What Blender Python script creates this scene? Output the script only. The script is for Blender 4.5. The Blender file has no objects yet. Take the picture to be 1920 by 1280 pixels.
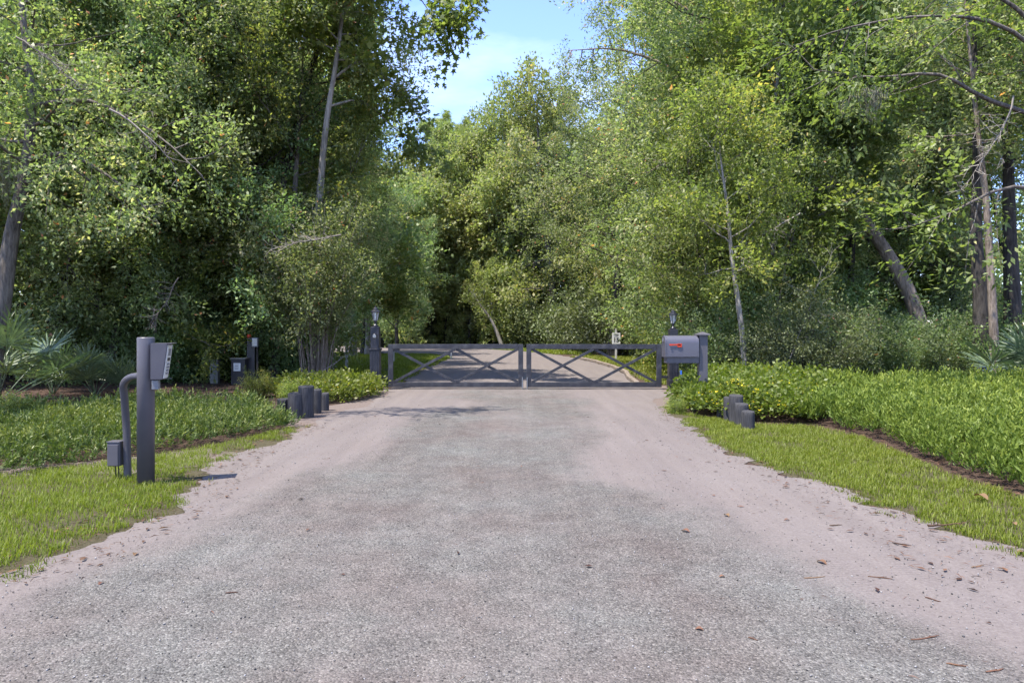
import bpy, bmesh, math
import numpy as np
from mathutils import Vector, Matrix

S = bpy.context.scene
COL = S.collection
# ---------------------------------------------------------------- camera, sky, sun, exposure
cam_d = bpy.data.cameras.new('camera')
cam = bpy.data.objects.new('camera', cam_d)
COL.objects.link(cam)
cam.location = (0, 0, 1.5)
cam.rotation_euler = (math.radians(90), 0, 0)
cam_d.lens = 24
cam_d.sensor_width = 36
cam_d.shift_y = -20 / 1920
cam_d.clip_start = 0.05
cam_d.clip_end = 3000
S.camera = cam

SUN_EL, SUN_FROM = 67.0, (-0.82, -0.57)          # direction (x, y) the sun stands in
W = bpy.data.worlds.new('World')
S.world = W
W.use_nodes = True
wn, wl = W.node_tree.nodes, W.node_tree.links
bg = wn['Background']
sky = wn.new('ShaderNodeTexSky')
sky.sky_type = 'NISHITA'
sky.sun_disc = False
sky.sun_elevation = math.radians(SUN_EL)
sky.sun_rotation = math.atan2(SUN_FROM[0], SUN_FROM[1])
sky.air_density = 0.9
sky.dust_density = 0.0
sky.ozone_density = 3.0
tc = wn.new('ShaderNodeTexCoord')
mp = wn.new('ShaderNodeMapping')
mp.inputs['Scale'].default_value = (1.0, 1.0, 3.2)
mp.inputs['Rotation'].default_value = (0.2, 0.6, 0.9)
nz = wn.new('ShaderNodeTexNoise')
nz.inputs['Scale'].default_value = 2.3
nz.inputs['Detail'].default_value = 7
nz.inputs['Roughness'].default_value = 0.55
rp = wn.new('ShaderNodeValToRGB')
rp.color_ramp.elements[0].position = 0.42
rp.color_ramp.elements[0].color = (0, 0, 0, 1)
rp.color_ramp.elements[1].position = 0.72
rp.color_ramp.elements[1].color = (0.6, 0.6, 0.6, 1)
mx = wn.new('ShaderNodeMix')
mx.data_type = 'RGBA'
mx.inputs[7].default_value = (3.0, 3.3, 4.1, 1)
wl.new(tc.outputs['Generated'], mp.inputs['Vector'])
wl.new(mp.outputs['Vector'], nz.inputs['Vector'])
wl.new(nz.outputs['Fac'], rp.inputs['Fac'])
wl.new(rp.outputs['Color'], mx.inputs[0])
tint = wn.new('ShaderNodeMix'); tint.data_type = 'RGBA'; tint.blend_type = 'MULTIPLY'; tint.inputs[0].default_value = 1.0
tint.inputs[7].default_value = (0.80, 0.77, 0.96, 1)
wl.new(sky.outputs['Color'], tint.inputs[6])
wl.new(tint.outputs[2], mx.inputs[6])
wl.new(mx.outputs[2], bg.inputs['Color'])
bg.inputs['Strength'].default_value = 0.125

sd = bpy.data.lights.new('sun', 'SUN')
sd.energy = 2.7
sd.angle = math.radians(0.5)
sd.color = (1.0, 0.94, 0.84)
sun = bpy.data.objects.new('sun', sd)
COL.objects.link(sun)
_sv = Vector((SUN_FROM[0], SUN_FROM[1], math.tan(math.radians(SUN_EL)) * math.hypot(*SUN_FROM)))
sun.rotation_euler = _sv.to_track_quat('Z', 'Y').to_euler()
sun.location = (-20, -8, 50)

S.view_settings.view_transform = 'Standard'
S.view_settings.look = 'None'
S.view_settings.gamma = 1
S.view_settings.use_curve_mapping = False
S.view_settings.exposure = 2.17
S.render.engine = 'CYCLES'
S.cycles.use_denoising = True
S.cycles.max_bounces = 8
S.cycles.diffuse_bounces = 5
S.cycles.transmission_bounces = 5
S.cycles.use_adaptive_sampling = True
S.cycles.adaptive_threshold = 0.015

# ---------------------------------------------------------------- helpers
def G(xp, yp, z=0.0):
    """photo pixel on the ground -> metres"""
    Y = (1.5 - z) * 1280 / (yp - 620)
    return ((xp - 960) / 1280 * Y, Y)

def A(xp, Y):
    return (xp - 960) / 1280 * Y

def H(yp, Y):
    return 1.5 - (yp - 620) / 1280 * Y

def _hash(ix, iy, seed):
    n = (ix * 374761393 + iy * 668265263 + seed * 974711) & 0xffffffff
    n = ((n ^ (n >> 13)) * 1274126177) & 0xffffffff
    return ((n ^ (n >> 16)) & 0xffff) / 65535.0

def vnoise(x, y, seed=0):
    x = np.asarray(x, float); y = np.asarray(y, float)
    ix = np.floor(x).astype(np.int64); iy = np.floor(y).astype(np.int64)
    fx = x - ix; fy = y - iy
    fx = fx * fx * (3 - 2 * fx); fy = fy * fy * (3 - 2 * fy)
    a = _hash(ix, iy, seed); b = _hash(ix + 1, iy, seed)
    c = _hash(ix, iy + 1, seed); d = _hash(ix + 1, iy + 1, seed)
    return a + (b - a) * fx + (c - a) * fy + (a - b - c + d) * fx * fy

def fbm(x, y, seed=0, oct=4):
    s = 0; a = 0.5; t = 0
    for k in range(oct):
        s = s + a * vnoise(np.asarray(x) * 2 ** k, np.asarray(y) * 2 ** k, seed + k * 17); t += a; a *= 0.5
    return s / t

class Geo:
    """collects faces of any corner count, with one float 'v' per face"""
    def __init__(s):
        s.V = []; s.n = 0; s.F = []; s.A = []
    def add(s, V, F, a=0.5):
        V = np.asarray(V, float).reshape(-1, 3); F = np.asarray(F, int)
        s.V.append(V); s.F.append(F + s.n); s.n += len(V)
        s.A.append(np.broadcast_to(np.asarray(a, float), (len(F),)))
    def mesh(s, name, mat, smooth=False, attr=True):
        V = np.concatenate(s.V) if s.V else np.zeros((0, 3))
        me = bpy.data.meshes.new(name)
        me.vertices.add(len(V)); me.vertices.foreach_set('co', V.astype(np.float32).ravel())
        loops = np.concatenate([f.ravel() for f in s.F]).astype(np.int32)
        tot = np.concatenate([np.full(len(f), f.shape[1]) for f in s.F])
        st = np.concatenate([[0], np.cumsum(tot)[:-1]]).astype(np.int32)
        me.loops.add(len(loops)); me.loops.foreach_set('vertex_index', loops)
        me.polygons.add(len(tot)); me.polygons.foreach_set('loop_start', st)
        if smooth:
            me.polygons.foreach_set('use_smooth', np.ones(len(tot), bool))
        if attr:
            at = me.attributes.new('v', 'FLOAT', 'FACE')
            at.data.foreach_set('value', np.concatenate(s.A).astype(np.float32))
        me.update(calc_edges=True)
        for m in (mat if isinstance(mat, (list, tuple)) else [mat]):
            me.materials.append(m)
        return me
    def obj(s, name, mat, parent=None, smooth=False, loc=None):
        return link(name, s.mesh(name, mat, smooth), parent, loc)

def link(name, me, parent=None, loc=None):
    o = bpy.data.objects.new(name, me)
    COL.objects.link(o)
    if parent is not None: o.parent = parent
    if loc is not None: o.location = loc
    return o

def tag(o, label=None, cat=None, group=None, kind=None):
    if label: o['label'] = label
    if cat: o['category'] = cat
    if group: o['group'] = group
    if kind: o['kind'] = kind
    return o

def empty(name, loc, rz=0.0, label=None, cat=None, group=None):
    o = bpy.data.objects.new(name, None); COL.objects.link(o)
    o.location = loc; o.rotation_euler = (0, 0, rz); o.empty_display_size = 0.2
    return tag(o, label, cat, group)

def copy_thing(o, loc, rz=0.0, sc=1.0, label=None, cat=None, group=None):
    c = o.copy(); COL.objects.link(c); c.location = loc; c.rotation_euler = (0, 0, rz)
    c.scale = (sc, sc, sc) if not isinstance(sc, tuple) else sc
    if label: c['label'] = label
    if cat: c['category'] = cat
    if group: c['group'] = group
    for ch in list(o.children):
        d = ch.copy(); COL.objects.link(d); d.parent = c
        for g in list(ch.children):
            e = g.copy(); COL.objects.link(e); e.parent = d
    return c

def bev_box(sx, sy, sz, bev=0.006, off=(0, 0, 0)):
    bm = bmesh.new()
    bmesh.ops.create_cube(bm, size=1)
    bmesh.ops.scale(bm, vec=(sx, sy, sz), verts=bm.verts)
    if bev > 0:
        bmesh.ops.bevel(bm, geom=bm.edges[:], offset=bev, segments=2, affect='EDGES', profile=0.5)
    bmesh.ops.translate(bm, vec=off, verts=bm.verts)
    return bm

def bm_obj(name, bm, mat, parent=None, loc=None, smooth=False, rot=None):
    me = bpy.data.meshes.new(name); bm.to_mesh(me); bm.free()
    me.materials.append(mat)
    if smooth:
        me.polygons.foreach_set('use_smooth', np.ones(len(me.polygons), bool))
    o = link(name, me, parent, loc)
    if rot: o.rotation_euler = rot
    return o

def prism(poly, axis_len, bev=0.0):
    """polygon in the XZ plane extruded along Y, centred"""
    bm = bmesh.new()
    a = [bm.verts.new((x, -axis_len / 2, z)) for x, z in poly]
    b = [bm.verts.new((x, axis_len / 2, z)) for x, z in poly]
    bm.faces.new(a); bm.faces.new(b[::-1])
    n = len(poly)
    for i in range(n):
        bm.faces.new((a[i], b[i], b[(i + 1) % n], a[(i + 1) % n]))
    bmesh.ops.recalc_face_normals(bm, faces=bm.faces)
    if bev: bmesh.ops.bevel(bm, geom=bm.edges[:], offset=bev, segments=2, affect='EDGES')
    return bm

def lathe(prof, n=24):
    bm = bmesh.new(); rings = []
    for r, z in prof:
        rings.append([bm.verts.new((r * math.cos(2 * math.pi * k / n), r * math.sin(2 * math.pi * k / n), z)) for k in range(n)])
    for i in range(len(rings) - 1):
        for k in range(n):
            bm.faces.new((rings[i][k], rings[i][(k + 1) % n], rings[i + 1][(k + 1) % n], rings[i + 1][k]))
    bm.faces.new(rings[0][::-1]); bm.faces.new(rings[-1])
    return bm

def tube_np(P, R, sides=7, cap=False):
    P = np.asarray(P, float); R = np.asarray(R, float); n = len(P)
    T = np.gradient(P, axis=0); T /= np.linalg.norm(T, axis=1)[:, None] + 1e-9
    ref = np.array([0.0, 0, 1]) if abs(T[:, 2]).mean() < 0.9 else np.array([1.0, 0, 0])
    U = np.cross(T, ref); U /= np.linalg.norm(U, axis=1)[:, None] + 1e-9
    Wv = np.cross(T, U)
    ang = np.arange(sides) / sides * 2 * np.pi
    V = P[:, None] + R[:, None, None] * (np.cos(ang)[None, :, None] * U[:, None] + np.sin(ang)[None, :, None] * Wv[:, None])
    i = np.arange(n - 1)[:, None] * sides; k = np.arange(sides)[None, :]; k2 = (k + 1) % sides
    F = np.stack([i + k, i + k2, i + sides + k2, i + sides + k], -1).reshape(-1, 4)
    return V.reshape(-1, 3), F

# ---------------------------------------------------------------- materials
def new_mat(name):
    m = bpy.data.materials.new(name); m.use_nodes = True
    nt = m.node_tree
    return m, nt, nt.nodes['Principled BSDF'], nt.nodes['Material Output']

def node(nt, kind, **kw):
    n = nt.nodes.new(kind)
    for k, v in kw.items():
        if k.startswith('i_'): n.inputs[k[2:]].default_value = v
        else: setattr(n, k, v)
    return n

def ramp(nt, fac, stops, interp='LINEAR'):
    r = nt.nodes.new('ShaderNodeValToRGB'); cr = r.color_ramp; cr.interpolation = interp
    while len(cr.elements) < len(stops): cr.elements.new(0.5)
    for e, (p, c) in zip(cr.elements, stops):
        e.position = p; e.color = (*c, 1) if len(c) == 3 else c
    nt.links.new(fac, r.inputs['Fac'])
    return r.outputs['Color']

def mixc(nt, fac, a, b, mode='MIX'):
    m = nt.nodes.new('ShaderNodeMix'); m.data_type = 'RGBA'; m.blend_type = mode
    for i, v in ((0, fac), (6, a), (7, b)):
        if isinstance(v, (int, float)): m.inputs[i].default_value = v
        elif isinstance(v, tuple): m.inputs[i].default_value = (*v, 1) if len(v) == 3 else v
        else: nt.links.new(v, m.inputs[i])
    return m.outputs[2]

def math_n(nt, op, a, b=0.0, clamp=False):
    m = nt.nodes.new('ShaderNodeMath'); m.operation = op; m.use_clamp = clamp
    for i, v in ((0, a), (1, b)):
        if isinstance(v, (int, float)): m.inputs[i].default_value = v
        else: nt.links.new(v, m.inputs[i])
    return m.outputs[0]

def noise(nt, vec, scale, detail=4, rough=0.55):
    n = nt.nodes.new('ShaderNodeTexNoise')
    n.inputs['Scale'].default_value = scale; n.inputs['Detail'].default_value = detail; n.inputs['Roughness'].default_value = rough
    nt.links.new(vec, n.inputs['Vector'])
    return n.outputs['Fac']

def objvec(nt, scale=None):
    t = nt.nodes.new('ShaderNodeTexCoord').outputs['Object']
    if scale:
        m = nt.nodes.new('ShaderNodeMapping'); m.inputs['Scale'].default_value = scale
        nt.links.new(t, m.inputs['Vector']); return m.outputs['Vector']
    return t

def worldvec(nt, scale=None):
    t = nt.nodes.new('ShaderNodeNewGeometry').outputs['Position']
    if scale:
        m = nt.nodes.new('ShaderNodeMapping'); m.inputs['Scale'].default_value = scale
        nt.links.new(t, m.inputs['Vector']); return m.outputs['Vector']
    return t

def bump(nt, bsdf, h, strength, dist):
    b = nt.nodes.new('ShaderNodeBump'); b.inputs['Strength'].default_value = strength; b.inputs['Distance'].default_value = dist
    nt.links.new(h, b.inputs['Height']); nt.links.new(b.outputs['Normal'], bsdf.inputs['Normal'])

def leaf_mat(name, stops, trans=0.35, rough=0.42, spec=0.45, obj_var=0.25, tgain=1.5):
    """stops: colour ramp over the per-leaf value v"""
    m, nt, b, out = new_mat(name)
    at = node(nt, 'ShaderNodeAttribute', attribute_name='v')
    c = ramp(nt, at.outputs['Fac'], stops)
    oi = nt.nodes.new('ShaderNodeObjectInfo')
    hsv = nt.nodes.new('ShaderNodeHueSaturation')
    mr = node(nt, 'ShaderNodeMapRange'); mr.inputs['To Min'].default_value = 1 - obj_var; mr.inputs['To Max'].default_value = 1 + obj_var
    nt.links.new(oi.outputs['Random'], mr.inputs['Value'])
    nt.links.new(mr.outputs['Result'], hsv.inputs['Value'])
    h2 = math_n(nt, 'MULTIPLY_ADD', oi.outputs['Random'], 0.03); nt.nodes[-1].inputs[2].default_value = 0.485
    nt.links.new(h2, hsv.inputs['Hue'])
    nt.links.new(c, hsv.inputs['Color'])
    col = hsv.outputs['Color']
    nt.links.new(col, b.inputs['Base Color'])
    b.inputs['Roughness'].default_value = rough
    b.inputs['Specular IOR Level'].default_value = spec
    tr = nt.nodes.new('ShaderNodeBsdfTranslucent')
    tcol = mixc(nt, 1.0, col, (tgain, tgain * 1.12, tgain * 0.6), 'MULTIPLY')
    nt.links.new(tcol, tr.inputs['Color'])
    ms = nt.nodes.new('ShaderNodeMixShader'); ms.inputs[0].default_value = trans
    nt.links.new(b.outputs[0], ms.inputs[1]); nt.links.new(tr.outputs[0], ms.inputs[2])
    nt.links.new(ms.outputs[0], out.inputs['Surface'])
    return m

M = {}
M['oak_leaf'] = leaf_mat('oak_leaf', [(0, (0.086, 0.121, 0.040)), (0.45, (0.175, 0.221, 0.087)), (0.8, (0.272, 0.300, 0.133)), (0.96, (0.457, 0.413, 0.226)), (0.985, (0.572, 0.240, 0.113))], trans=0.45, rough=0.52)
M['gum_leaf'] = leaf_mat('gum_leaf', [(0, (0.083, 0.113, 0.028)), (0.5, (0.158, 0.190, 0.054)), (0.92, (0.259, 0.267, 0.076)), (0.97, (0.443, 0.338, 0.094))], trans=0.55, rough=0.52)
M['far_leaf_lit'] = leaf_mat('far_leaf_lit', [(0, (0.122, 0.150, 0.052)), (0.5, (0.207, 0.230, 0.085)), (0.92, (0.305, 0.290, 0.117)), (1.0, (0.390, 0.280, 0.130))], trans=0.45, rough=0.55)  # leaf colour lightened so the self-shadowed far crowns look lit
M['bush_leaf'] = leaf_mat('bush_leaf', [(0, (0.060, 0.100, 0.038)), (0.5, (0.134, 0.188, 0.076)), (0.95, (0.247, 0.302, 0.139)), (0.985, (0.476, 0.253, 0.167))], trans=0.45, rough=0.52)
M['myrtle_leaf'] = leaf_mat('myrtle_leaf', [(0, (0.058, 0.073, 0.029)), (0.6, (0.116, 0.137, 0.056)), (1.0, (0.196, 0.212, 0.095))], trans=0.28, rough=0.52)
M['bright_leaf'] = leaf_mat('bright_leaf', [(0, (0.070, 0.095, 0.022)), (0.5, (0.125, 0.157, 0.044)), (0.93, (0.190, 0.209, 0.066)), (1.0, (0.300, 0.257, 0.077))], trans=0.45, rough=0.52)
M['pine_needle'] = leaf_mat('pine_needle', [(0, (0.133, 0.174, 0.044)), (0.6, (0.265, 0.307, 0.091)), (1.0, (0.425, 0.409, 0.141))], trans=0.25, rough=0.5)
M['palm_leaf'] = leaf_mat('palm_leaf', [(0, (0.048, 0.079, 0.034)), (0.6, (0.096, 0.133, 0.065)), (1.0, (0.169, 0.212, 0.112))], trans=0.25, rough=0.33, spec=0.6)
M['juniper_sprig'] = leaf_mat('juniper_sprig', [(0, (0.056, 0.089, 0.013)), (0.5, (0.107, 0.145, 0.020)), (0.9, (0.165, 0.197, 0.029)), (0.97, (0.227, 0.246, 0.035))], trans=0.25, rough=0.55, spec=0.3, obj_var=0)
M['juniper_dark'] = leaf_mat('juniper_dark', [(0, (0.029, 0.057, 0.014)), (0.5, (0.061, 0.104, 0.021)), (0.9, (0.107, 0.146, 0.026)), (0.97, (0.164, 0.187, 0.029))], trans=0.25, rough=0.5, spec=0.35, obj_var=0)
M['lantana_leaf'] = leaf_mat('lantana_leaf', [(0, (0.062, 0.085, 0.010)), (0.5, (0.112, 0.143, 0.018)), (1.0, (0.168, 0.182, 0.031))], trans=0.4, rough=0.5, obj_var=0)
M['petal'] = leaf_mat('petal', [(0, (0.75, 0.50, 0.02)), (1.0, (0.85, 0.68, 0.06))], trans=0.3, rough=0.6, obj_var=0, tgain=1.0)
M['grass_blade'] = leaf_mat('grass_blade', [(0, (0.103, 0.070, 0.019)), (0.12, (0.103, 0.095, 0.016)), (0.3, (0.107, 0.135, 0.013)), (0.7, (0.147, 0.178, 0.020)), (1.0, (0.216, 0.225, 0.036))], trans=0.4, rough=0.5, spec=0.3, obj_var=0)
M['stone'] = leaf_mat('stone', [(0, (0.03, 0.028, 0.027)), (0.4, (0.10, 0.095, 0.092)), (1.0, (0.30, 0.29, 0.285))], trans=0.0, rough=0.8, spec=0.2, obj_var=0)
M['moss'] = leaf_mat('moss', [(0, (0.16, 0.16, 0.12)), (1.0, (0.30, 0.29, 0.23))], trans=0.3, rough=0.8, spec=0.1)
M['dead_twig'] = leaf_mat('dead_twig', [(0, (0.13, 0.11, 0.095)), (1.0, (0.34, 0.30, 0.26))], trans=0.0, rough=0.8, spec=0.2)
M['litter'] = leaf_mat('litter', [(0, (0.035, 0.02, 0.014)), (0.5, (0.085, 0.048, 0.032)), (1.0, (0.17, 0.095, 0.055))], trans=0.1, rough=0.75, spec=0.2, obj_var=0)

def bark_mat(name, c0, c1, sc=1.0):
    m, nt, b, out = new_mat(name)
    v = objvec(nt, (9 * sc, 9 * sc, 1.6 * sc))
    n1 = noise(nt, v, 2.5, 8, 0.65)
    v2 = objvec(nt)
    n2 = noise(nt, v2, 1.1, 3)
    f = math_n(nt, 'MULTIPLY_ADD', n2, 0.5); nt.links.new(n1, nt.nodes[-1].inputs[2]); 
    f = math_n(nt, 'SUBTRACT', f, 0.25)
    nt.links.new(ramp(nt, f, [(0.3, c0), (0.62, c1)]), b.inputs['Base Color'])
    b.inputs['Roughness'].default_value = 0.9
    b.inputs['Specular IOR Level'].default_value = 0.15
    bump(nt, b, n1, 0.9, 0.03)
    return m
M['bark'] = bark_mat('bark', (0.043, 0.036, 0.031), (0.170, 0.149, 0.128))
M['bark_dark'] = bark_mat('bark_dark', (0.019, 0.017, 0.016), (0.072, 0.064, 0.058))
M['bark_pale'] = bark_mat('bark_pale', (0.102, 0.091, 0.078), (0.323, 0.293, 0.255), 0.7)
M['bark_warm'] = bark_mat('bark_warm', (0.076, 0.060, 0.047), (0.255, 0.208, 0.170))

def paint_mat(name, c, rough=0.45, spec=0.4, wear=0.12, grime=(0.13, 0.125, 0.125), bstr=0.15):
    m, nt, b, out = new_mat(name)
    v = objvec(nt)
    n1 = noise(nt, v, 6, 5); n2 = noise(nt, v, 90, 3)
    base = mixc(nt, ramp(nt, n1, [(0.45, (0, 0, 0)), (0.8, (wear * 2.2,) * 3)]), c, grime)
    base = mixc(nt, math_n(nt, 'MULTIPLY', n2, wear), base, tuple(x * 0.55 for x in c))
    nt.links.new(base, b.inputs['Base Color'])
    b.inputs['Roughness'].default_value = rough
    b.inputs['Specular IOR Level'].default_value = spec
    bump(nt, b, n2, bstr, 0.004)
    return m
M['post_paint'] = paint_mat('post_paint', (0.078, 0.073, 0.084), 0.42)
M['gate_paint'] = paint_mat('gate_paint', (0.023, 0.023, 0.028), 0.45, wear=0.2)
M['dark_paint'] = paint_mat('dark_paint', (0.016, 0.016, 0.023), 0.4)
M['box_paint'] = paint_mat('box_paint', (0.074, 0.072, 0.091), 0.34, spec=0.5, wear=0.05)
M['black_metal'] = paint_mat('black_metal', (0.012, 0.012, 0.017), 0.35, spec=0.5, wear=0.04)
M['red_plastic'] = paint_mat('red_plastic', (0.434, 0.035, 0.010), 0.35, wear=0.03)
M['white_metal'] = paint_mat('white_metal', (0.558, 0.549, 0.513), 0.4, wear=0.2, grime=(0.342, 0.315, 0.270))
M['sign_white'] = paint_mat('sign_white', (0.540, 0.540, 0.525), 0.4, wear=0.05)
M['ink'] = paint_mat('ink', (0.02, 0.02, 0.022), 0.5, wear=0.0)
M['grey_plastic'] = paint_mat('grey_plastic', (0.168, 0.174, 0.186), 0.5)
M['cream_paint'] = paint_mat('cream_paint', (0.151, 0.151, 0.130), 0.5)
M['pale_wood'] = bark_mat('pale_wood', (0.25, 0.24, 0.23), (0.50, 0.48, 0.46), 2)
M['blue_plastic'] = paint_mat('blue_plastic', (0.03, 0.14, 0.5), 0.4)

def bollard_mat():
    m, nt, b, out = new_mat('bollard_paint')
    v = objvec(nt, (14, 14, 1.2))
    n1 = noise(nt, v, 4, 8, 0.6); n2 = noise(nt, objvec(nt), 5, 4)
    c = ramp(nt, n1, [(0.3, (0.019, 0.018, 0.019)), (0.5, (0.046, 0.045, 0.048)), (0.75, (0.072, 0.069, 0.070))])
    c = mixc(nt, ramp(nt, n2, [(0.55, (0, 0, 0)), (0.8, (0.6,) * 3)]), c, (0.088, 0.076, 0.066))
    nt.links.new(c, b.inputs['Base Color']); b.inputs['Roughness'].default_value = 0.8
    b.inputs['Specular IOR Level'].default_value = 0.2
    bump(nt, b, n1, 0.8, 0.012)
    return m
M['bollard_paint'] = bollard_mat()

def glass_mat():
    m, nt, b, out = new_mat('lantern_glass')
    b.inputs['Base Color'].default_value = (0.75, 0.76, 0.72, 1)
    b.inputs['Roughness'].default_value = 0.25
    b.inputs['Transmission Weight'].default_value = 0.55
    b.inputs['IOR'].default_value = 1.3
    return m
M['glass'] = glass_mat()

def road_mat():
    m, nt, b, out = new_mat('road_gravel')
    v = worldvec(nt)
    at = node(nt, 'ShaderNodeAttribute', attribute_name='sand').outputs['Fac']
    tr = node(nt, 'ShaderNodeAttribute', attribute_name='track').outputs['Fac']
    # chippings: two sizes of voronoi cells
    def vor(scale, feat='F1'):
        n = node(nt, 'ShaderNodeTexVoronoi', feature=feat); n.inputs['Scale'].default_value = scale
        nt.links.new(v, n.inputs['Vector']); return n
    v1 = vor(92); v2 = vor(180); v3 = vor(38)
    sep = nt.nodes.new('ShaderNodeSeparateColor'); nt.links.new(v1.outputs['Color'], sep.inputs[0])
    sep2 = nt.nodes.new('ShaderNodeSeparateColor'); nt.links.new(v2.outputs['Color'], sep2.inputs[0])
    chip = ramp(nt, sep.outputs[0], [(0.0, (0.034, 0.032, 0.030)), (0.2, (0.069, 0.070, 0.064)), (0.55, (0.112, 0.110, 0.104)), (0.85, (0.164, 0.164, 0.150)), (1.0, (0.268, 0.271, 0.248))])
    chip2 = ramp(nt, sep2.outputs[1], [(0.0, (0.041, 0.040, 0.037)), (0.5, (0.106, 0.107, 0.099)), (1.0, (0.200, 0.202, 0.186))])
    chips = mixc(nt, 0.45, chip, chip2)
    gap = ramp(nt, v1.outputs['Distance'], [(0.5, (0, 0, 0)), (0.95, (0.8, 0.8, 0.8))])
    chips = mixc(nt, math_n(nt, 'MULTIPLY', gap, 0.55), chips, (0.029, 0.027, 0.026))
    big = noise(nt, v, 0.8, 5, 0.6); mid = noise(nt, v, 4.5, 5, 0.62); fine = noise(nt, v, 60, 4, 0.7); mott = noise(nt, worldvec(nt, (1, 0.45, 1)), 2.1, 6, 0.65)
    chips = mixc(nt, 1.0, chips, ramp(nt, big, [(0.3, (0.9, 0.74, 0.72)), (0.7, (1.14, 1.13, 1.13))]), 'MULTIPLY')
    chips = mixc(nt, 1.0, chips, ramp(nt, mid, [(0.25, (0.82, 0.82, 0.82)), (0.75, (1.12, 1.12, 1.12))]), 'MULTIPLY')
    # pinkish sand dusted over the chippings
    sand = ramp(nt, fine, [(0.25, (0.102, 0.085, 0.080)), (0.5, (0.141, 0.120, 0.113)), (0.78, (0.190, 0.169, 0.158))])
    sand = mixc(nt, ramp(nt, mott, [(0.35, (0, 0, 0)), (0.7, (0.5,) * 3)]), sand, (0.124, 0.102, 0.092))
    f = math_n(nt, 'MULTIPLY_ADD', mid, 0.55); nt.links.new(at, nt.nodes[-1].inputs[2])
    f = math_n(nt, 'MULTIPLY_ADD', fine, 0.35); nt.links.new(nt.nodes[-2].outputs[0], nt.nodes[-1].inputs[2])
    f = math_n(nt, 'MULTIPLY_ADD', sep.outputs[1], 0.22); nt.links.new(nt.nodes[-2].outputs[0], nt.nodes[-1].inputs[2])
    fac = ramp(nt, f, [(0.80, (0, 0, 0)), (1.25 if False else 0.99, (1, 1, 1))])
    f2 = math_n(nt, 'MULTIPLY_ADD', f, 0.9); nt.nodes[-1].inputs[2].default_value = -0.45
    fac = ramp(nt, f2, [(0.06, (0, 0, 0)), (0.55, (0.93,) * 3)])
    c = mixc(nt, fac, chips, sand)
    # dark specks
    s3 = nt.nodes.new('ShaderNodeSeparateColor'); nt.links.new(v3.outputs['Color'], s3.inputs[0])
    sp = math_n(nt, 'GREATER_THAN', s3.outputs[0], 0.965)
    sp = math_n(nt, 'MULTIPLY', sp, math_n(nt, 'LESS_THAN', v3.outputs['Distance'], 0.33))
    c = mixc(nt, math_n(nt, 'MULTIPLY', sp, 0.8), c, (0.035, 0.03, 0.028))
    # long faint wheel streaks along the drive
    st = noise(nt, worldvec(nt, (2.2, 0.12, 1)), 2.0, 4, 0.6)
    c = mixc(nt, 1.0, c, ramp(nt, st, [(0.3, (0.9, 0.9, 0.91)), (0.7, (1.08, 1.08, 1.07))]), 'MULTIPLY')
    nt.links.new(c, b.inputs['Base Color'])
    b.inputs['Roughness'].default_value = 0.92
    b.inputs['Specular IOR Level'].default_value = 0.2
    inv = math_n(nt, 'SUBTRACT', 1.0, fac)
    h = math_n(nt, 'MULTIPLY', math_n(nt, 'SUBTRACT', 1.0, v1.outputs['Distance']), math_n(nt, 'MULTIPLY_ADD', inv, 0.9))
    nt.nodes[-2].inputs[2].default_value = 0.1
    h = math_n(nt, 'ADD', h, math_n(nt, 'MULTIPLY', fine, 0.5))
    wv = node(nt, 'ShaderNodeTexWave', wave_type='BANDS', bands_direction='Y'); wv.inputs['Scale'].default_value = 9; wv.inputs['Distortion'].default_value = 1.5
    nt.links.new(v, wv.inputs['Vector'])
    h = math_n(nt, 'ADD', h, math_n(nt, 'MULTIPLY', math_n(nt, 'MULTIPLY', wv.outputs['Fac'], tr), 0.55))
    h = math_n(nt, 'ADD', h, math_n(nt, 'MULTIPLY', mid, 1.2))
    bump(nt, b, h, 0.8, 0.011)
    return m
M['road'] = road_mat()

def soil_mat(name, cols, rel=0.8, sc=1.0):
    m, nt, b, out = new_mat(name)
    v = worldvec(nt)
    a = noise(nt, v, 1.2 * sc, 5, 0.6); f = noise(nt, worldvec(nt, (1, 2.2, 1)), 28 * sc, 6, 0.75)
    c = ramp(nt, f, [(0.28, cols[0]), (0.5, cols[1]), (0.72, cols[2])])
    c = mixc(nt, ramp(nt, a, [(0.4, (0, 0, 0)), (0.65, (0.6,) * 3)]), c, cols[1])
    nt.links.new(c, b.inputs['Base Color']); b.inputs['Roughness'].default_value = 0.95
    b.inputs['Specular IOR Level'].default_value = 0.1
    bump(nt, b, f, rel, 0.03)
    return m
M['mulch'] = soil_mat('mulch', [(0.025, 0.018, 0.014), (0.068, 0.046, 0.036), (0.128, 0.085, 0.064)])
M['lawn_soil'] = soil_mat('lawn_soil', [(0.04, 0.034, 0.02), (0.075, 0.066, 0.038), (0.12, 0.10, 0.07)])
M['bare_dirt'] = soil_mat('bare_dirt', [(0.088, 0.068, 0.056), (0.136, 0.108, 0.096), (0.176, 0.148, 0.132)], 0.5)

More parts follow.
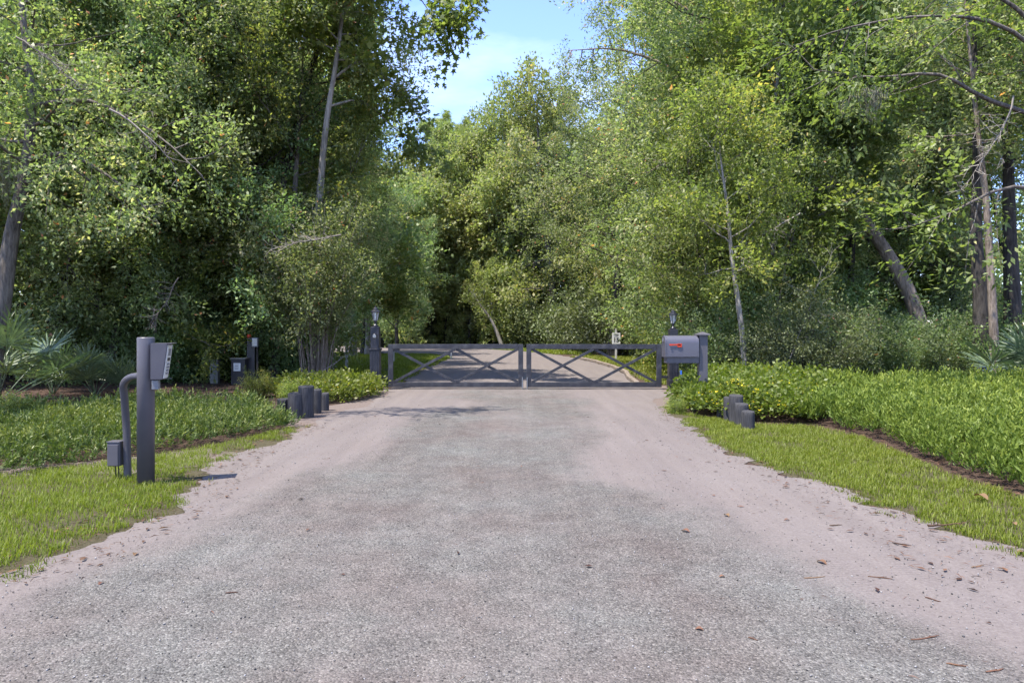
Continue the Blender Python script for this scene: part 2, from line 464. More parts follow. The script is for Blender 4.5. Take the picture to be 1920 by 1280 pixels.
# ---------------------------------------------------------------- ground, road, verges
def sheet(name, poly, z, mat, kind='structure', jag=0.0, step=0.15, seed=1):
    P = []
    n = len(poly)
    for i in range(n):
        a = np.array(poly[i], float); b = np.array(poly[(i + 1) % n], float)
        k = max(1, int(np.linalg.norm(b - a) / step)) if jag else 1
        for j in range(k): P.append(a + (b - a) * j / k)
    P = np.array(P)
    if jag:
        P[:, 0] += (fbm(P[:, 0] * 2.2 + 3, P[:, 1] * 2.2, seed) - 0.5) * jag * 2
        P[:, 1] += (fbm(P[:, 0] * 2.2 + 9, P[:, 1] * 2.2 + 5, seed + 5) - 0.5) * jag * 2
    bm = bmesh.new()
    f = bm.faces.new([bm.verts.new((x, y, z)) for x, y in P])
    if f.normal.z < 0 or f.calc_area() and (f.normal_update() or f.normal.z < 0): f.normal_flip()
    bmesh.ops.triangulate(bm, faces=bm.faces[:])
    o = bm_obj(name, bm, mat); tag(o, kind=kind)
    return o

sheet('ground', [(-1500, -600), (1500, -600), (1500, 2000), (-1500, 2000)], 0, M['mulch'])

RL = [(-3.5, -14), (-3.4, -1), (-3.2, 2.5), (-3.06, 4.1), (-2.84, 5.26), (-3.0, 6.5), (-3.35, 7.7), (-3.2, 9), (-3.2, 10.5), (-3.35, 12), (-2.95, 13.5),
      (-2.95, 15.4), (-3.15, 17.5), (-3.2, 20.2), (-3.4, 27.4), (-3.4, 33), (-3.6, 39.2), (-5.3, 43.6), (-9.5, 46.8), (-20, 52), (-45, 60)]
RR = [(4.4, -14), (3.9, -1), (3.6, 2.5), (3.4, 4.3), (3.2, 5.26), (3.05, 6.5), (2.8, 7.5), (2.7, 8.6), (2.83, 10.7), (2.85, 12.2), (2.9, 13.6),
      (3.3, 15.2), (3.85, 17.2), (3.7, 20.2), (4.08, 27.5), (3.7, 34.5), (2.6, 43), (0.3, 51), (-6, 60.5), (-18, 68), (-45, 79)]

def catmull(P, n):
    P = np.array(P, float); Q = np.vstack([2 * P[0] - P[1], P, 2 * P[-1] - P[-2]])
    out = []
    for i in range(1, len(Q) - 2):
        k = n[i - 1]
        t = (np.arange(k) / k)[:, None]
        p0, p1, p2, p3 = Q[i - 1], Q[i], Q[i + 1], Q[i + 2]
        out.append(0.5 * (2 * p1 + (p2 - p0) * t + (2 * p0 - 5 * p1 + 4 * p2 - p3) * t ** 2 + (3 * p1 - p0 - 3 * p2 + p3) * t ** 3))
    out.append(P[-1:]); return np.vstack(out)

_cnt = [6, 30] + [26] * 10 + [20, 30, 20, 20, 20, 16, 16, 12]
LE = catmull(RL, _cnt); RE = catmull(RR, _cnt)
ns = LE.shape[0]
LE2, RE2 = LE.copy(), RE.copy()
jl = (fbm(LE[:, 1] * 3.4, LE[:, 0] * 0 + 2, 3) - 0.5) * 0.5; jr = (fbm(RE[:, 1] * 3.4, RE[:, 0] * 0 + 8, 9) - 0.5) * 0.5
LE2[:, 0] += jl; RE2[:, 0] += jr
NC = 70
t = np.linspace(0, 1, NC)
R = LE2[:, None] * (1 - t)[None, :, None] + RE2[:, None] * t[None, :, None]
X, Yg = R[..., 0], R[..., 1]
def sstep(a, b, x):
    u = np.clip((x - a) / (b - a), 0, 1); return u * u * (3 - 2 * u)
xr = np.interp(Yg, [0, 3.1, 3.84, 4.92, 6.2, 6.9, 9, 14], [3.0, 2.35, 1.95, 1.8, 1.6, 0.9, 1.3, 1.6])
xl = np.interp(Yg, [0, 3.5, 5, 7, 9, 14], [-3.0, -2.75, -2.35, -2.2, -1.9, -1.6])
w = 0.25 + 0.06 * Yg
nn = fbm(X * 0.9, Yg * 0.45, 21) - 0.5
sand = sstep(-w, w, X - xr + nn * 0.8) + sstep(-w, w, xl - X + nn * 0.8)
far = sstep(6.4, 8.2, Yg + nn * 1.5)
sand = np.clip(sand + far * (0.10 + 1.3 * (fbm(X * 0.8, Yg * 0.5, 44) - 0.5)), 0, 1)
sand = np.clip(sand + sstep(16, 22, Yg) * 0.55, 0, 1)
sand = np.where(Yg < 7, sand + 0.10 * sstep(0.5, 0.62, fbm(X * 0.7 + 4, Yg * 0.9, 77)), sand)
# two wheel tracks in the sand on the right
def track(cx, wd): return np.exp(-((X - cx) / wd) ** 2 * 2)
trk = (track(2.15 + 0.05 * (Yg - 6), 0.13) + track(2.55 + 0.05 * (Yg - 6), 0.1)) * sstep(3.2, 4.2, Yg) * (1 - sstep(8.5, 10, Yg)) * sstep(0.42, 0.55, fbm(X, Yg * 0.8, 5))
trk = trk + 0.4 * track(-2.5, 0.12) * sstep(3, 4, Yg) * (1 - sstep(5, 7, Yg))
bm_me = bpy.data.meshes.new('road')
rz = 0.008 + 0 * X
# crown: tiny real undulation, always above the sheets below
rz = rz + 0.010 * np.clip(np.minimum(t, 1 - t) * 6, 0, 1)[None, :] * fbm(X * 0.6, Yg * 0.35, 61) 
V = np.stack([X, Yg, rz], -1).reshape(-1, 3)
i = np.arange(ns - 1)[:, None] * NC; k = np.arange(NC - 1)[None, :]
F = np.stack([i + k, i + k + 1, i + NC + k + 1, i + NC + k], -1).reshape(-1, 4)
g = Geo(); g.add(V, F)
road_me = g.mesh('road', M['road'], True, attr=False)
for nm, arr in (('sand', sand), ('track', np.clip(trk, 0, 1))):
    a_ = road_me.attributes.new(nm, 'FLOAT', 'POINT'); a_.data.foreach_set('value', arr.astype(np.float32).ravel())
tag(link('road', road_me), kind='structure')

def lx(y): return np.interp(y, LE[:, 1][:np.argmax(LE[:, 1] > 43)], LE[:, 0][:np.argmax(LE[:, 1] > 43)])
def rx(y): return np.interp(y, RE[:, 1][:np.argmax(RE[:, 1] > 50)], RE[:, 0][:np.argmax(RE[:, 1] > 50)])

# verges: lawn soil sheets
LV = [(-2.8, -6), (-2.6, 4.5), (-2.7, 6), (-3.0, 8), (-2.9, 10.6), (-3.25, 10.9), (-3.55, 10.2), (-3.9, 8.9), (-4.3, 8.1), (-4.9, 7.4), (-5.6, 7.0), (-9, 6.2), (-14, 3), (-16, -6)]
RV = [(3.2, -6), (3.0, 4.4), (2.9, 6.5), (2.6, 8.4), (2.6, 12), (2.75, 13.6), (3.05, 13.3), (3.3, 11.9), (3.9, 10.9), (4.75, 10.7), (4.95, 9.6), (4.75, 8.2), (4.55, 6.9), (4.6, 6.0), (5.2, 4), (7, 1), (12, -6)]
LV2 = [(-3.0, 18.5), (-3.2, 27), (-3.2, 33), (-3.3, 39), (-4.5, 43), (-9.5, 46.4), (-14, 47), (-14, 36), (-10, 27), (-6, 20), (-4.2, 18.2)]
RV2 = [(3.9, 19), (4.0, 24), (4.2, 28), (3.8, 34), (3.3, 39.5), (4.4, 42), (7.0, 40), (8.2, 34), (7.9, 27), (6.2, 20), (5.0, 18.5)]
FV = [(2.5, 43.5), (0.2, 51.6), (-6, 61.2), (-18, 68.8), (-30, 73), (-30, 76), (-14, 72.5), (-4, 64.5), (2.5, 55), (5, 46), (5, 42)]
for nm, pl in (('lawn', LV), ('lawn', RV), ('lawn', LV2), ('lawn', RV2), ('lawn', FV)):
    sheet(nm, pl, 0.004, M['lawn_soil'], jag=0.12, seed=len(pl))
sheet('dirt_path', [(-4.0, 7.2), (-3.35, 7.6), (-3.3, 8.3), (-3.9, 8.75), (-4.4, 8.1), (-5.0, 7.75), (-6.0, 7.35), (-8.5, 6.9), (-8.5, 6.4), (-5.8, 6.95), (-4.9, 7.1)], 0.008, M['bare_dirt'], jag=0.1, seed=12)
sheet('dirt_shoulder', [(-3.9, 17.6), (-2.9, 17.4), (-2.6, 13), (-2.8, 10.0), (-3.45, 10.1), (-3.7, 11.5), (-3.75, 13), (-3.4, 14.5), (-3.5, 16)], 0.0065, M['bare_dirt'], jag=0.1, seed=31)
sheet('dirt_shoulder', [(2.5, 12.0), (2.6, 16.5), (3.5, 18.6), (4.6, 18.6), (4.3, 16.6), (3.7, 15.0), (3.3, 13.8), (3.0, 12.4)], 0.0055, M['bare_dirt'], jag=0.1, seed=33)

def in_poly(x, y, poly):
    c = np.zeros(x.shape, bool); n = len(poly); j = n - 1
    for i in range(n):
        xi, yi = poly[i]; xj, yj = poly[j]
        c ^= ((yi > y) != (yj > y)) & (x < (xj - xi) * (y - yi) / (yj - yi + 1e-12) + xi); j = i
    return c

def edge_dist(x, y, poly):
    d = np.full(x.shape, 1e9); n = len(poly)
    for i in range(n):
        a = np.array(poly[i]); b = np.array(poly[(i + 1) % n]); ab = b - a
        tt = np.clip(((x - a[0]) * ab[0] + (y - a[1]) * ab[1]) / (ab @ ab), 0, 1)
        d = np.minimum(d, np.hypot(x - a[0] - tt * ab[0], y - a[1] - tt * ab[1]))
    return d

rng = np.random.default_rng(7)
def grass(name, poly, ymin, ymax, dens, h, wd, label, seed, road_side=None):
    xs = [p[0] for p in poly]; x0, x1 = min(xs), max(xs)
    y0, y1 = max(ymin, min(p[1] for p in poly)), min(ymax, max(p[1] for p in poly))
    r = np.random.default_rng(seed)
    n = int((x1 - x0) * (y1 - y0) * dens)
    x = r.uniform(x0, x1, n); y = r.uniform(y0, y1, n)
    ok = in_poly(x, y, poly) & (np.abs(x) < y * 0.80 + 0.6)
    x, y = x[ok], y[ok]
    if road_side == 'L': d = lx(y) - x
    elif road_side == 'R': d = x - rx(y)
    else: d = np.full(x.shape, 1.0)
    de = np.minimum(edge_dist(x, y, poly), 1)
    cov = fbm(x * 1.7, y * 1.7, seed) ; cov2 = fbm(x * 6, y * 6, seed + 3)
    edge = sstep(-0.16, 0.26, d + (cov2 - 0.5) * 0.7 + (cov - 0.5) * 0.7)
    p = edge * (0.35 + 0.65 * sstep(0.34, 0.56, cov * 0.6 + cov2 * 0.4))
    ok = r.random(len(x)) < p * (0.25 + 0.75 * sstep(0, 0.12, de + 0.03)) 
    ok &= d > -0.05 - 0.4 * np.clip(cov2 - 0.45, 0, 1)
    x, y, edge, cov2 = x[ok], y[ok], edge[ok], cov2[ok]
    n = len(x)
    hh = h * (0.45 + 0.8 * r.random(n)) * (0.45 + 0.55 * edge) * (0.75 + 0.5 * cov2)
    ang = r.uniform(0, 2 * np.pi, n); lean = r.uniform(0.15, 1.0, n) * hh
    ww = wd * (0.7 + 0.6 * r.random(n))
    px, py = -np.sin(ang) * ww / 2, np.cos(ang) * ww / 2
    z0 = np.full(n, 0.003)
    b0 = np.stack([x - px, y - py, z0], -1); b1 = np.stack([x + px, y + py, z0], -1)
    mxp = np.stack([x + np.cos(ang) * lean * 0.35, y + np.sin(ang) * lean * 0.35, z0 + hh * 0.6], -1)
    m0 = mxp - np.stack([px, py, 0 * px], -1) * 0.8; m1 = mxp + np.stack([px, py, 0 * px], -1) * 0.8
    tp = np.stack([x + np.cos(ang) * lean, y + np.sin(ang) * lean, z0 + hh], -1)
    V = np.stack([b0, b1, m1, m0, tp], 1).reshape(-1, 3)
    base = np.arange(n)[:, None] * 5
    vv = np.clip(0.12 + 0.55 * edge * r.random(n) + 0.35 * cov2 + 0.1 * r.random(n) - 0.35 * (1 - edge), 0, 1)
    g = Geo(); g.add(V, base + np.array([[0, 1, 2, 3]]), vv)
    g.F.append(base + np.array([[3, 2, 4]])); g.A.append(vv)
    o = g.obj(name, M['grass_blade'])
    tag(o, label, 'grass', kind='stuff')
    return o
grass('grass', LV, 3.6, 11.5, 4600, 0.055, 0.0055, 'short bright green grass on the verge round the intercom post', 11, 'L')
grass('grass', RV, 3.6, 14, 5000, 0.05, 0.0055, 'mown yellow green grass strip between gravel and shrub bed', 12, 'R')
grass('grass', LV2, 17, 48, 240, 0.08, 0.03, 'shade dappled grass behind the gate beside the bend', 13, 'L')
grass('grass', RV2, 17, 48, 300, 0.07, 0.03, 'sunny lawn behind the gate under the speed sign', 14, 'R')
grass('grass', FV, 40, 80, 110, 0.14, 0.05, 'thin grass fringe along the far side of the bend', 15)

# ---------------------------------------------------------------- leaf sprays and tree growing
OV = np.array([[0, 0, 0], [0.42, 0.26, 0.03], [1, 0, -0.05], [0.42, -0.26, 0.03]])
OVF = np.array([[0, 1, 2, 3]])
def star_leaf():
    a = []; lobes = [-125, -65, 0, 65, 125]; ln = [0.42, 0.62, 0.75, 0.62, 0.42]
    a.append((0, 0, 0))
    for i, (d, l) in enumerate(zip(lobes, ln)):
        t = math.radians(d); a.append((0.3 + l * math.cos(t), l * math.sin(t), -0.06))
        if i < 4:
            t2 = math.radians((lobes[i] + lobes[i + 1]) / 2); a.append((0.3 + 0.27 * math.cos(t2), 0.27 * math.sin(t2), 0.03))
    V = np.array(a); V = np.vstack([V, [[0.3, 0, 0.03]]]); c = len(V) - 1
    F = [[c, i, i + 1] for i in range(1, c - 1)]
    F += [[c, 0, 1], [c, c - 1, 0]]
    return V, np.array(F)
STV, STF = star_leaf()

def rotz(a):
    c, s = np.cos(a), np.sin(a); o = np.zeros_like(a); l = np.ones_like(a)
    return np.stack([np.stack([c, -s, o], -1), np.stack([s, c, o], -1), np.stack([o, o, l], -1)], -2)
def rotx(a):
    c, s = np.cos(a), np.sin(a); o = np.zeros_like(a); l = np.ones_like(a)
    return np.stack([np.stack([l, o, o], -1), np.stack([o, c, -s], -1), np.stack([o, s, c], -1)], -2)
def roty(a):
    c, s = np.cos(a), np.sin(a); o = np.zeros_like(a); l = np.ones_like(a)
    return np.stack([np.stack([c, o, s], -1), np.stack([o, l, o], -1), np.stack([-s, o, c], -1)], -2)

def spray_template(r, n=16, L=0.5, leaf=0.09, wid=1.0, kind='oval', splay=55, droop=0.15, thick=0.35, tilt=0.75):
    """leaves along a twig on +X; returns V, F (list of arrays), v"""
    s = np.linspace(0.08, 1, n) ** 0.9
    side = np.where(np.arange(n) % 2, 1, -1)
    ang = side * np.radians(splay) * (1.1 - 0.75 * s) + r.normal(0, 0.35, n)
    sub = r.normal(0, 1, (n, 3)) * L * 0.16 * thick / 0.35
    pos = np.stack([s * L, side * L * 0.12 * (1 - s * 0.6), -droop * L * s ** 2], -1) + sub * [0.5, 1, 0.8]
    Rm = rotz(ang) @ roty(r.normal(0.1, tilt, n)) @ rotx(r.normal(0, tilt, n))
    lv, lf = (OV * [1, wid, 1], OVF) if kind == 'oval' else (STV, STF)
    sz = leaf * r.uniform(0.7, 1.25, n)
    V = (lv[None] * sz[:, None, None]) @ Rm.transpose(0, 2, 1) + pos[:, None]
    F = lf[None] + (np.arange(n) * len(lv))[:, None, None]
    v = np.repeat(r.random(n), len(lf))
    return V.reshape(-1, 3), F.reshape(-1, lf.shape[1]), v

def needle_template(r, n=26, L=0.28, wd=0.022):
    d = r.normal(0, 1, (n, 3)); d[:, 0] = np.abs(d[:, 0]) * 1.2 + 0.3; d /= np.linalg.norm(d, axis=1)[:, None]
    side = np.cross(d, r.normal(0, 1, (n, 3))); side /= np.linalg.norm(side, axis=1)[:, None]
    ll = L * r.uniform(0.7, 1.1, n)[:, None]
    b = d * 0.02 * 0
    V = np.stack([b - side * wd / 2, b + side * wd / 2, d * ll], 1) + (np.linspace(-0.12, 0.12, n)[:, None, None] * np.array([1.0, 0, 0]))
    F = np.arange(n * 3).reshape(-1, 3)
    return V.reshape(-1, 3), F, r.random(n)

def place(g, templates, pos, dirs, sc, r, vshift=None, roll=0.5):
    pos = np.asarray(pos, float); dirs = np.asarray(dirs, float); sc = np.asarray(sc, float)
    dirs = dirs / (np.linalg.norm(dirs, axis=1)[:, None] + 1e-9)
    up = np.array([0, 0, 1.0]) + r.normal(0, roll, (len(pos), 3)) * 0.5
    z = up - (up * dirs).sum(1)[:, None] * dirs; z /= np.linalg.norm(z, axis=1)[:, None] + 1e-9
    y = np.cross(z, dirs)
    Rm = np.stack([dirs, y, z], -1)
    which = r.integers(0, len(templates), len(pos))
    for ti, (tv, tf, ta) in enumerate(templates):
        m = which == ti
        if not m.any(): continue
        k = m.sum()
        V = (tv[None] * sc[m][:, None, None]) @ Rm[m].transpose(0, 2, 1) + pos[m][:, None]
        F = tf[None] + (np.arange(k) * len(tv))[:, None, None]
        vs = (vshift[m] if vshift is not None else r.normal(0, 0.1, k))
        vv = np.clip(ta[None] * 0.7 + 0.15 + vs[:, None], 0, 0.95); vv = np.where(r.random(vv.shape) < 0.007, 1.0, vv)
        g.add(V.reshape(-1, 3), F.reshape(-1, tf.shape[1]), vv.ravel())

def bend(r, p0, d0, L, n, curl=0.18, grav=0.0, up=0.0):
    P = [np.array(p0, float)]; d = np.array(d0, float); d /= np.linalg.norm(d)
    for i in range(n):
        d = d + r.normal(0, curl, 3) + np.array([0, 0, up - grav]) / n
        d /= np.linalg.norm(d); P.append(P[-1] + d * L / n)
    return np.array(P)

def interp_path(P, t):
    t = np.clip(t, 0, 1) * (len(P) - 1); i = min(int(t), len(P) - 2); f = t - i
    return P[i] * (1 - f) + P[i + 1] * f, P[i + 1] - P[i]

def tree_geo(seed, height=13, r0=0.22, trunk=None, crown_base=0.3, nl=22, spread=4.0, nsub=8, nspray=18, templates=None, spray_sc=1.0,
             elev=(5, 45), sides=8, limb_curl=0.14, lean=0.6, taper=0.2, profile='round', custom=None, limb_filter=None, twigs=True, limb_r=0.42, leaf_from=0.2):
    r = np.random.default_rng(seed)
    wood = Geo(); crown = Geo()
    if trunk is None:
        P = [np.zeros(3)]
        d = np.array([r.normal(0, 0.05), r.normal(0, 0.05), 1.0])
        n = 12
        for i in range(n):
            d = d + np.array([r.normal(0, 0.06 * lean), r.normal(0, 0.06 * lean), 0.0]); d /= np.linalg.norm(d)
            P.append(P[-1] + d * height / n)
        P = np.array(P)
    else: P = catmull(trunk, [4] * (len(trunk) - 1))
    tt = np.linspace(0, 1, len(P))
    R = r0 * ((1 - tt) ** 0.8 * (1 - taper * 0.3) + 0.08)
    R[0] *= 1.35
    P = P.copy(); P[0, 2] -= 0.15
    wood.add(*tube_np(P, R, sides))
    pos, dr, sc, vs = [], [], [], []
    limbs = []
    for i in range(nl):
        u = (i + r.random()) / nl
        t_ = crown_base + (1 - crown_base) * u
        p, td = interp_path(P, t_)
        az = i * 2.399 + r.normal(0, 0.4)
        if profile == 'round': ln = spread * (math.sin(math.pi * (0.18 + 0.72 * u)) ** 0.7)
        elif profile == 'cone': ln = spread * (1.05 - 0.85 * u)
        elif profile == 'vase': ln = spread * (0.45 + 0.6 * u)
        else: ln = spread * (0.9 - 0.4 * abs(u - 0.3))
        ln *= r.uniform(0.65, 1.2)
        el = math.radians(elev[0] + (elev[1] - elev[0]) * u + r.normal(0, 8))
        d = np.array([math.cos(az) * math.cos(el), math.sin(az) * math.cos(el), math.sin(el)])
        if limb_filter and not limb_filter(p, d): continue
        limbs.append((bend(r, p, d, ln, 7, limb_curl, 0.0, r.uniform(-0.2, 0.5)), max(0.012, np.interp(t_, tt, R) * limb_r * r.uniform(0.6, 1.1))))
    if custom:
        for pts, rad in custom: limbs.append((catmull(pts, [3] * (len(pts) - 1)), rad))
    for LP, lr in limbs:
        ln = np.linalg.norm(np.diff(LP, axis=0), axis=1).sum()
        wood.add(*tube_np(LP, lr * (1 - 0.88 * np.linspace(0, 1, len(LP))), 6))
        lv = r.normal(0, 0.10)
        ns_ = max(3, int(nsub * (0.5 + 0.5 * ln / spread)))
        for j in range(ns_):
            tj = leaf_from + (1 - leaf_from) * (j + r.random()) / ns_
            p, ld = interp_path(LP, tj); ld = ld / np.linalg.norm(ld)
            perp = np.cross(ld, r.normal(0, 1, 3)); perp /= np.linalg.norm(perp)
            d = ld * r.uniform(0.2, 1.0) + perp * r.uniform(0.5, 1.0) + np.array([0, 0, 0.1])
            sl = min(ln * 0.45, spread * 0.42) * (1.1 - 0.5 * tj) * r.uniform(0.6, 1.2) + 0.25
            SP = bend(r, p, d, sl, 4, 0.2, 0.15)
            if twigs: wood.add(*tube_np(SP, max(0.006, lr * 0.28) * (1 - 0.85 * np.linspace(0, 1, len(SP))), 4))
            sv = lv + r.normal(0, 0.08)
            for q in range(nspray):
                p2, sd2 = interp_path(SP, 0.12 + 0.88 * (q + r.random()) / nspray)
                sd2 = sd2 / np.linalg.norm(sd2)
                pos.append(p2 + r.normal(0, 0.12, 3) * min(1, spread / 3)); dr.append(sd2 * 0.7 + r.normal(0, 0.55, 3) + [0, 0, 0.05]); sc.append(spray_sc * r.uniform(0.7, 1.3)); vs.append(sv)
    if pos: place(crown, templates, pos, dr, sc, r, np.array(vs))
    return wood, crown, limbs

rt = np.random.default_rng(100)
T_oak = [spray_template(rt, 16, 0.50, 0.105, 0.95) for _ in range(6)]
T_fine = [spray_template(rt, 18, 0.42, 0.075, 0.9) for _ in range(6)]
T_gum = [spray_template(rt, 9, 0.55, 0.17, kind='star', droop=0.3, tilt=0.6) for _ in range(5)]
T_broad = [spray_template(rt, 11, 0.5, 0.15, 1.1, droop=0.25, tilt=0.4) for _ in range(5)]
T_near = [spray_template(rt, 15, 0.45, 0.10, 0.95, droop=0.2) for _ in range(6)]
T_far = [spray_template(rt, 9, 0.75, 0.24, 1.2, thick=0.5) for _ in range(5)]
T_pine = [needle_template(rt, 20, 0.42, 0.05) for _ in range(5)]

def proto_tree(name, wood, crown, wm, cm):
    me_w = wood.mesh(name + '_wood', wm, True); me_c = crown.mesh(name + '_foliage', cm)
    return me_w, me_c
def put_tree(meshes, loc, rz=0, sc=1.0, label='', cat='tree', group=None, name='tree', mats=None):
    e = empty(name, (loc[0], loc[1], 0.0), rz, label, cat, group)
    e.scale = sc if isinstance(sc, tuple) else (sc, sc, sc)
    link('trunk' if cat != 'shrub' else 'stems', meshes[0], e); link('crown' if cat != 'shrub' else 'foliage', meshes[1], e)
    return e

P_ = {}
def mk(key, wm, cm, **kw):
    w_, c_, l_ = tree_geo(**kw); P_[key] = proto_tree(key, w_, c_, M[wm], M[cm])
mk('oakA', 'bark', 'oak_leaf', seed=1, height=13, r0=0.22, crown_base=0.2, nl=28, spread=4.2, nsub=10, nspray=17, templates=T_oak)
mk('oakB', 'bark_dark', 'oak_leaf', seed=2, height=15, r0=0.26, crown_base=0.25, nl=28, spread=4.8, nsub=10, nspray=17, templates=T_oak, elev=(-5, 50))
mk('oakC', 'bark_dark', 'bush_leaf', seed=3, height=11, r0=0.15, crown_base=0.15, nl=22, spread=3.4, nsub=8, nspray=14, templates=T_oak)
mk('gumA', 'bark_pale', 'gum_leaf', seed=4, height=12, r0=0.15, crown_base=0.2, nl=20, spread=3.2, nsub=8, nspray=13, templates=T_broad)
mk('pineA', 'bark', 'pine_needle', seed=6, height=20, r0=0.24, crown_base=0.32, nl=32, spread=3.4, nsub=9, nspray=13, templates=T_pine, profile='round', elev=(0, 45), spray_sc=1.2, leaf_from=0.35)
mk('slim', 'bark_dark', 'oak_leaf', seed=8, height=14, r0=0.13, crown_base=0.55, nl=14, spread=2.6, nsub=6, nspray=10, templates=T_oak, spray_sc=1.2)
mk('sapling', 'bark', 'bright_leaf', seed=9, height=6.5, r0=0.05, crown_base=0.12, nl=22, spread=1.9, nsub=6, nspray=7, templates=T_near)
mk('farA', 'bark_dark', 'oak_leaf', seed=10, height=14, r0=0.25, crown_base=0.12, nl=24, spread=4.6, nsub=8, nspray=10, templates=T_far)
mk('edgeC', 'bark', 'gum_leaf', seed=14, height=10, r0=0.12, crown_base=0.08, nl=30, spread=2.8, nsub=8, nspray=13, templates=T_near, elev=(-5, 45))
mk('farC', 'bark', 'far_leaf_lit', seed=17, height=20, r0=0.28, crown_base=0.16, nl=34, spread=5.0, nsub=9, nspray=9, templates=T_far, elev=(-5, 50))
mk('farB', 'bark_dark', 'far_leaf_lit', seed=11, height=13, r0=0.2, crown_base=0.06, nl=26, spread=4.0, nsub=8, nspray=10, templates=T_far)

mk('edgeA', 'bark', 'oak_leaf', seed=12, height=12.5, r0=0.17, crown_base=0.06, nl=36, spread=3.3, nsub=9, nspray=18, templates=T_oak, elev=(-12, 45), profile='vase2')
mk('edgeB', 'bark_dark', 'oak_leaf', seed=13, height=14, r0=0.2, crown_base=0.12, nl=34, spread=4.0, nsub=10, nspray=17, templates=T_oak, elev=(-15, 50))

def shrub_geo(seed, h=2.6, w=1.6, nstem=14, templates=T_fine, nspray=24, sc=1.0, low=0.1, nsub=7):
    r = np.random.default_rng(seed); wood = Geo(); crown = Geo(); pos, dr, scs, vs = [], [], [], []
    for i in range(nstem):
        az = i * 2.4 + r.normal(0, 0.3); q = math.sqrt((i + 0.5) / nstem)
        top = np.array([math.cos(az) * w * q * r.uniform(0.8, 1.1), math.sin(az) * w * q * r.uniform(0.8, 1.1), h * (1 - 0.55 * q ** 2) * r.uniform(0.85, 1.1)])
        base = np.array([math.cos(az) * 0.12, math.sin(az) * 0.12, -0.05])
        mid = base * 0.5 + top * 0.5 + np.array([-math.cos(az), -math.sin(az), 0]) * 0.12 * w
        SP = catmull([base, mid, top], [4, 4])
        wood.add(*tube_np(SP, 0.022 * (1 - 0.8 * np.linspace(0, 1, len(SP))), 5))
        sv = r.normal(0, 0.08)
        for j in range(nsub):
            p, d = interp_path(SP, low + (1 - low) * (j + r.random()) / nsub); out = np.array([p[0], p[1], 0.15]); out /= np.linalg.norm(out) + 1e-6
            B = bend(r, p, out + r.normal(0, 0.6, 3), w * 0.45 * r.uniform(0.6, 1.2), 3, 0.25)
            wood.add(*tube_np(B, 0.008 * (1 - 0.8 * np.linspace(0, 1, len(B))), 3))
            for q2 in range(nspray // 2):
                p2, d2 = interp_path(B, (q2 + r.random()) / (nspray // 2))
                p2 = p2 + r.normal(0, 0.09, 3); p2[2] = max(0.06, p2[2])
                pos.append(p2); dr.append(d2 / np.linalg.norm(d2) * 0.8 + r.normal(0, 0.5, 3) + [0, 0, 0.35]); scs.append(sc * r.uniform(0.6, 1.1)); vs.append(sv)
    place(crown, templates, pos, dr, scs, r, np.array(vs))
    return wood, crown
def mks(key, cm, **kw):
    w_, c_ = shrub_geo(**kw); P_[key] = proto_tree(key, w_, c_, M['bark_dark'], M[cm])
mks('shrubA', 'bush_leaf', seed=20, h=3.2, w=1.9, nstem=16, templates=T_oak, nspray=18)
mks('shrubB', 'bush_leaf', seed=21, h=2.2, w=1.5, nstem=14, templates=T_near, nspray=20)
mks('myrtle', 'myrtle_leaf', seed=22, h=2.1, w=1.6, nstem=20, templates=T_fine, nspray=26)
mks('shrubG', 'gum_leaf', seed=23, h=1.5, w=0.9, nstem=10, templates=T_near, nspray=14)
mks('farbush', 'myrtle_leaf', seed=24, h=4.2, w=2.6, nstem=18, templates=T_far, nspray=12)

rp_ = np.random.default_rng(5)
MARKS = [(-60, 'beyond the left edge'), (15, 'at the left edge'), (60, 'behind the largest palmetto'), (105, 'behind the upright palmetto'), (178, 'behind the middle palmetto'), (228, 'behind the smallest palmetto'),
         (268, 'behind the intercom post'), (305, 'behind the keypad head'), (345, 'just right of the keypad head'), (392, 'behind the cream pedestal'), (430, 'left of the dark cabinet'), (458, 'behind the dark cabinet'),
         (482, 'behind the utility post'), (512, 'right of the utility post'), (548, 'behind the shortest left bollard'), (592, 'behind the multi stemmed shrub'), (645, 'behind the marker post'), (695, 'behind the left lamp post'),
         (720, 'beside the left lamp post'), (745, 'above the left hinges'), (775, 'above the left end of the gate'), (803, 'above the first gate cross'), (845, 'above the middle of the left leaf'), (870, 'just left of the leaning pale tree'),
         (900, 'over the leaning pale tree'), (935, 'above the second gate cross'), (965, 'just left of the gate gap'), (987, 'above the gate gap'), (1020, 'just right of the gate gap'), (1055, 'above the third gate cross'),
         (1080, 'just right of the third gate cross'), (1105, 'above the middle of the right leaf'), (1130, 'just left of the speed sign'), (1155, 'behind the speed sign'), (1180, 'just right of the speed sign'), (1215, 'above the right end of the gate'),
         (1258, 'behind the right lamp post'), (1285, 'behind the mailbox'), (1320, 'behind the mailbox post'), (1350, 'just right of the mailbox post'), (1375, 'left of the slim pale trunk'), (1400, 'behind the slim pale trunk'),
         (1435, 'just right of the slim pale trunk'), (1465, 'left of the rounded wax myrtle'), (1492, 'behind the rounded wax myrtle'), (1530, 'between the two wax myrtles'), (1565, 'left of the smaller wax myrtle'), (1595, 'behind the smaller wax myrtle'),
         (1630, 'just right of the smaller wax myrtle'), (1660, 'well left of the leaning trunk'), (1700, 'just left of the leaning trunk'), (1755, 'behind the foot of the leaning trunk'), (1790, 'right of the leaning trunk'), (1818, 'left of the straight dark trunk'),
         (1845, 'behind the straight dark trunk'), (1880, 'between the trunks at the right edge'), (1935, 'at the right edge'), (2000, 'beyond the right edge')]
_placed = {}
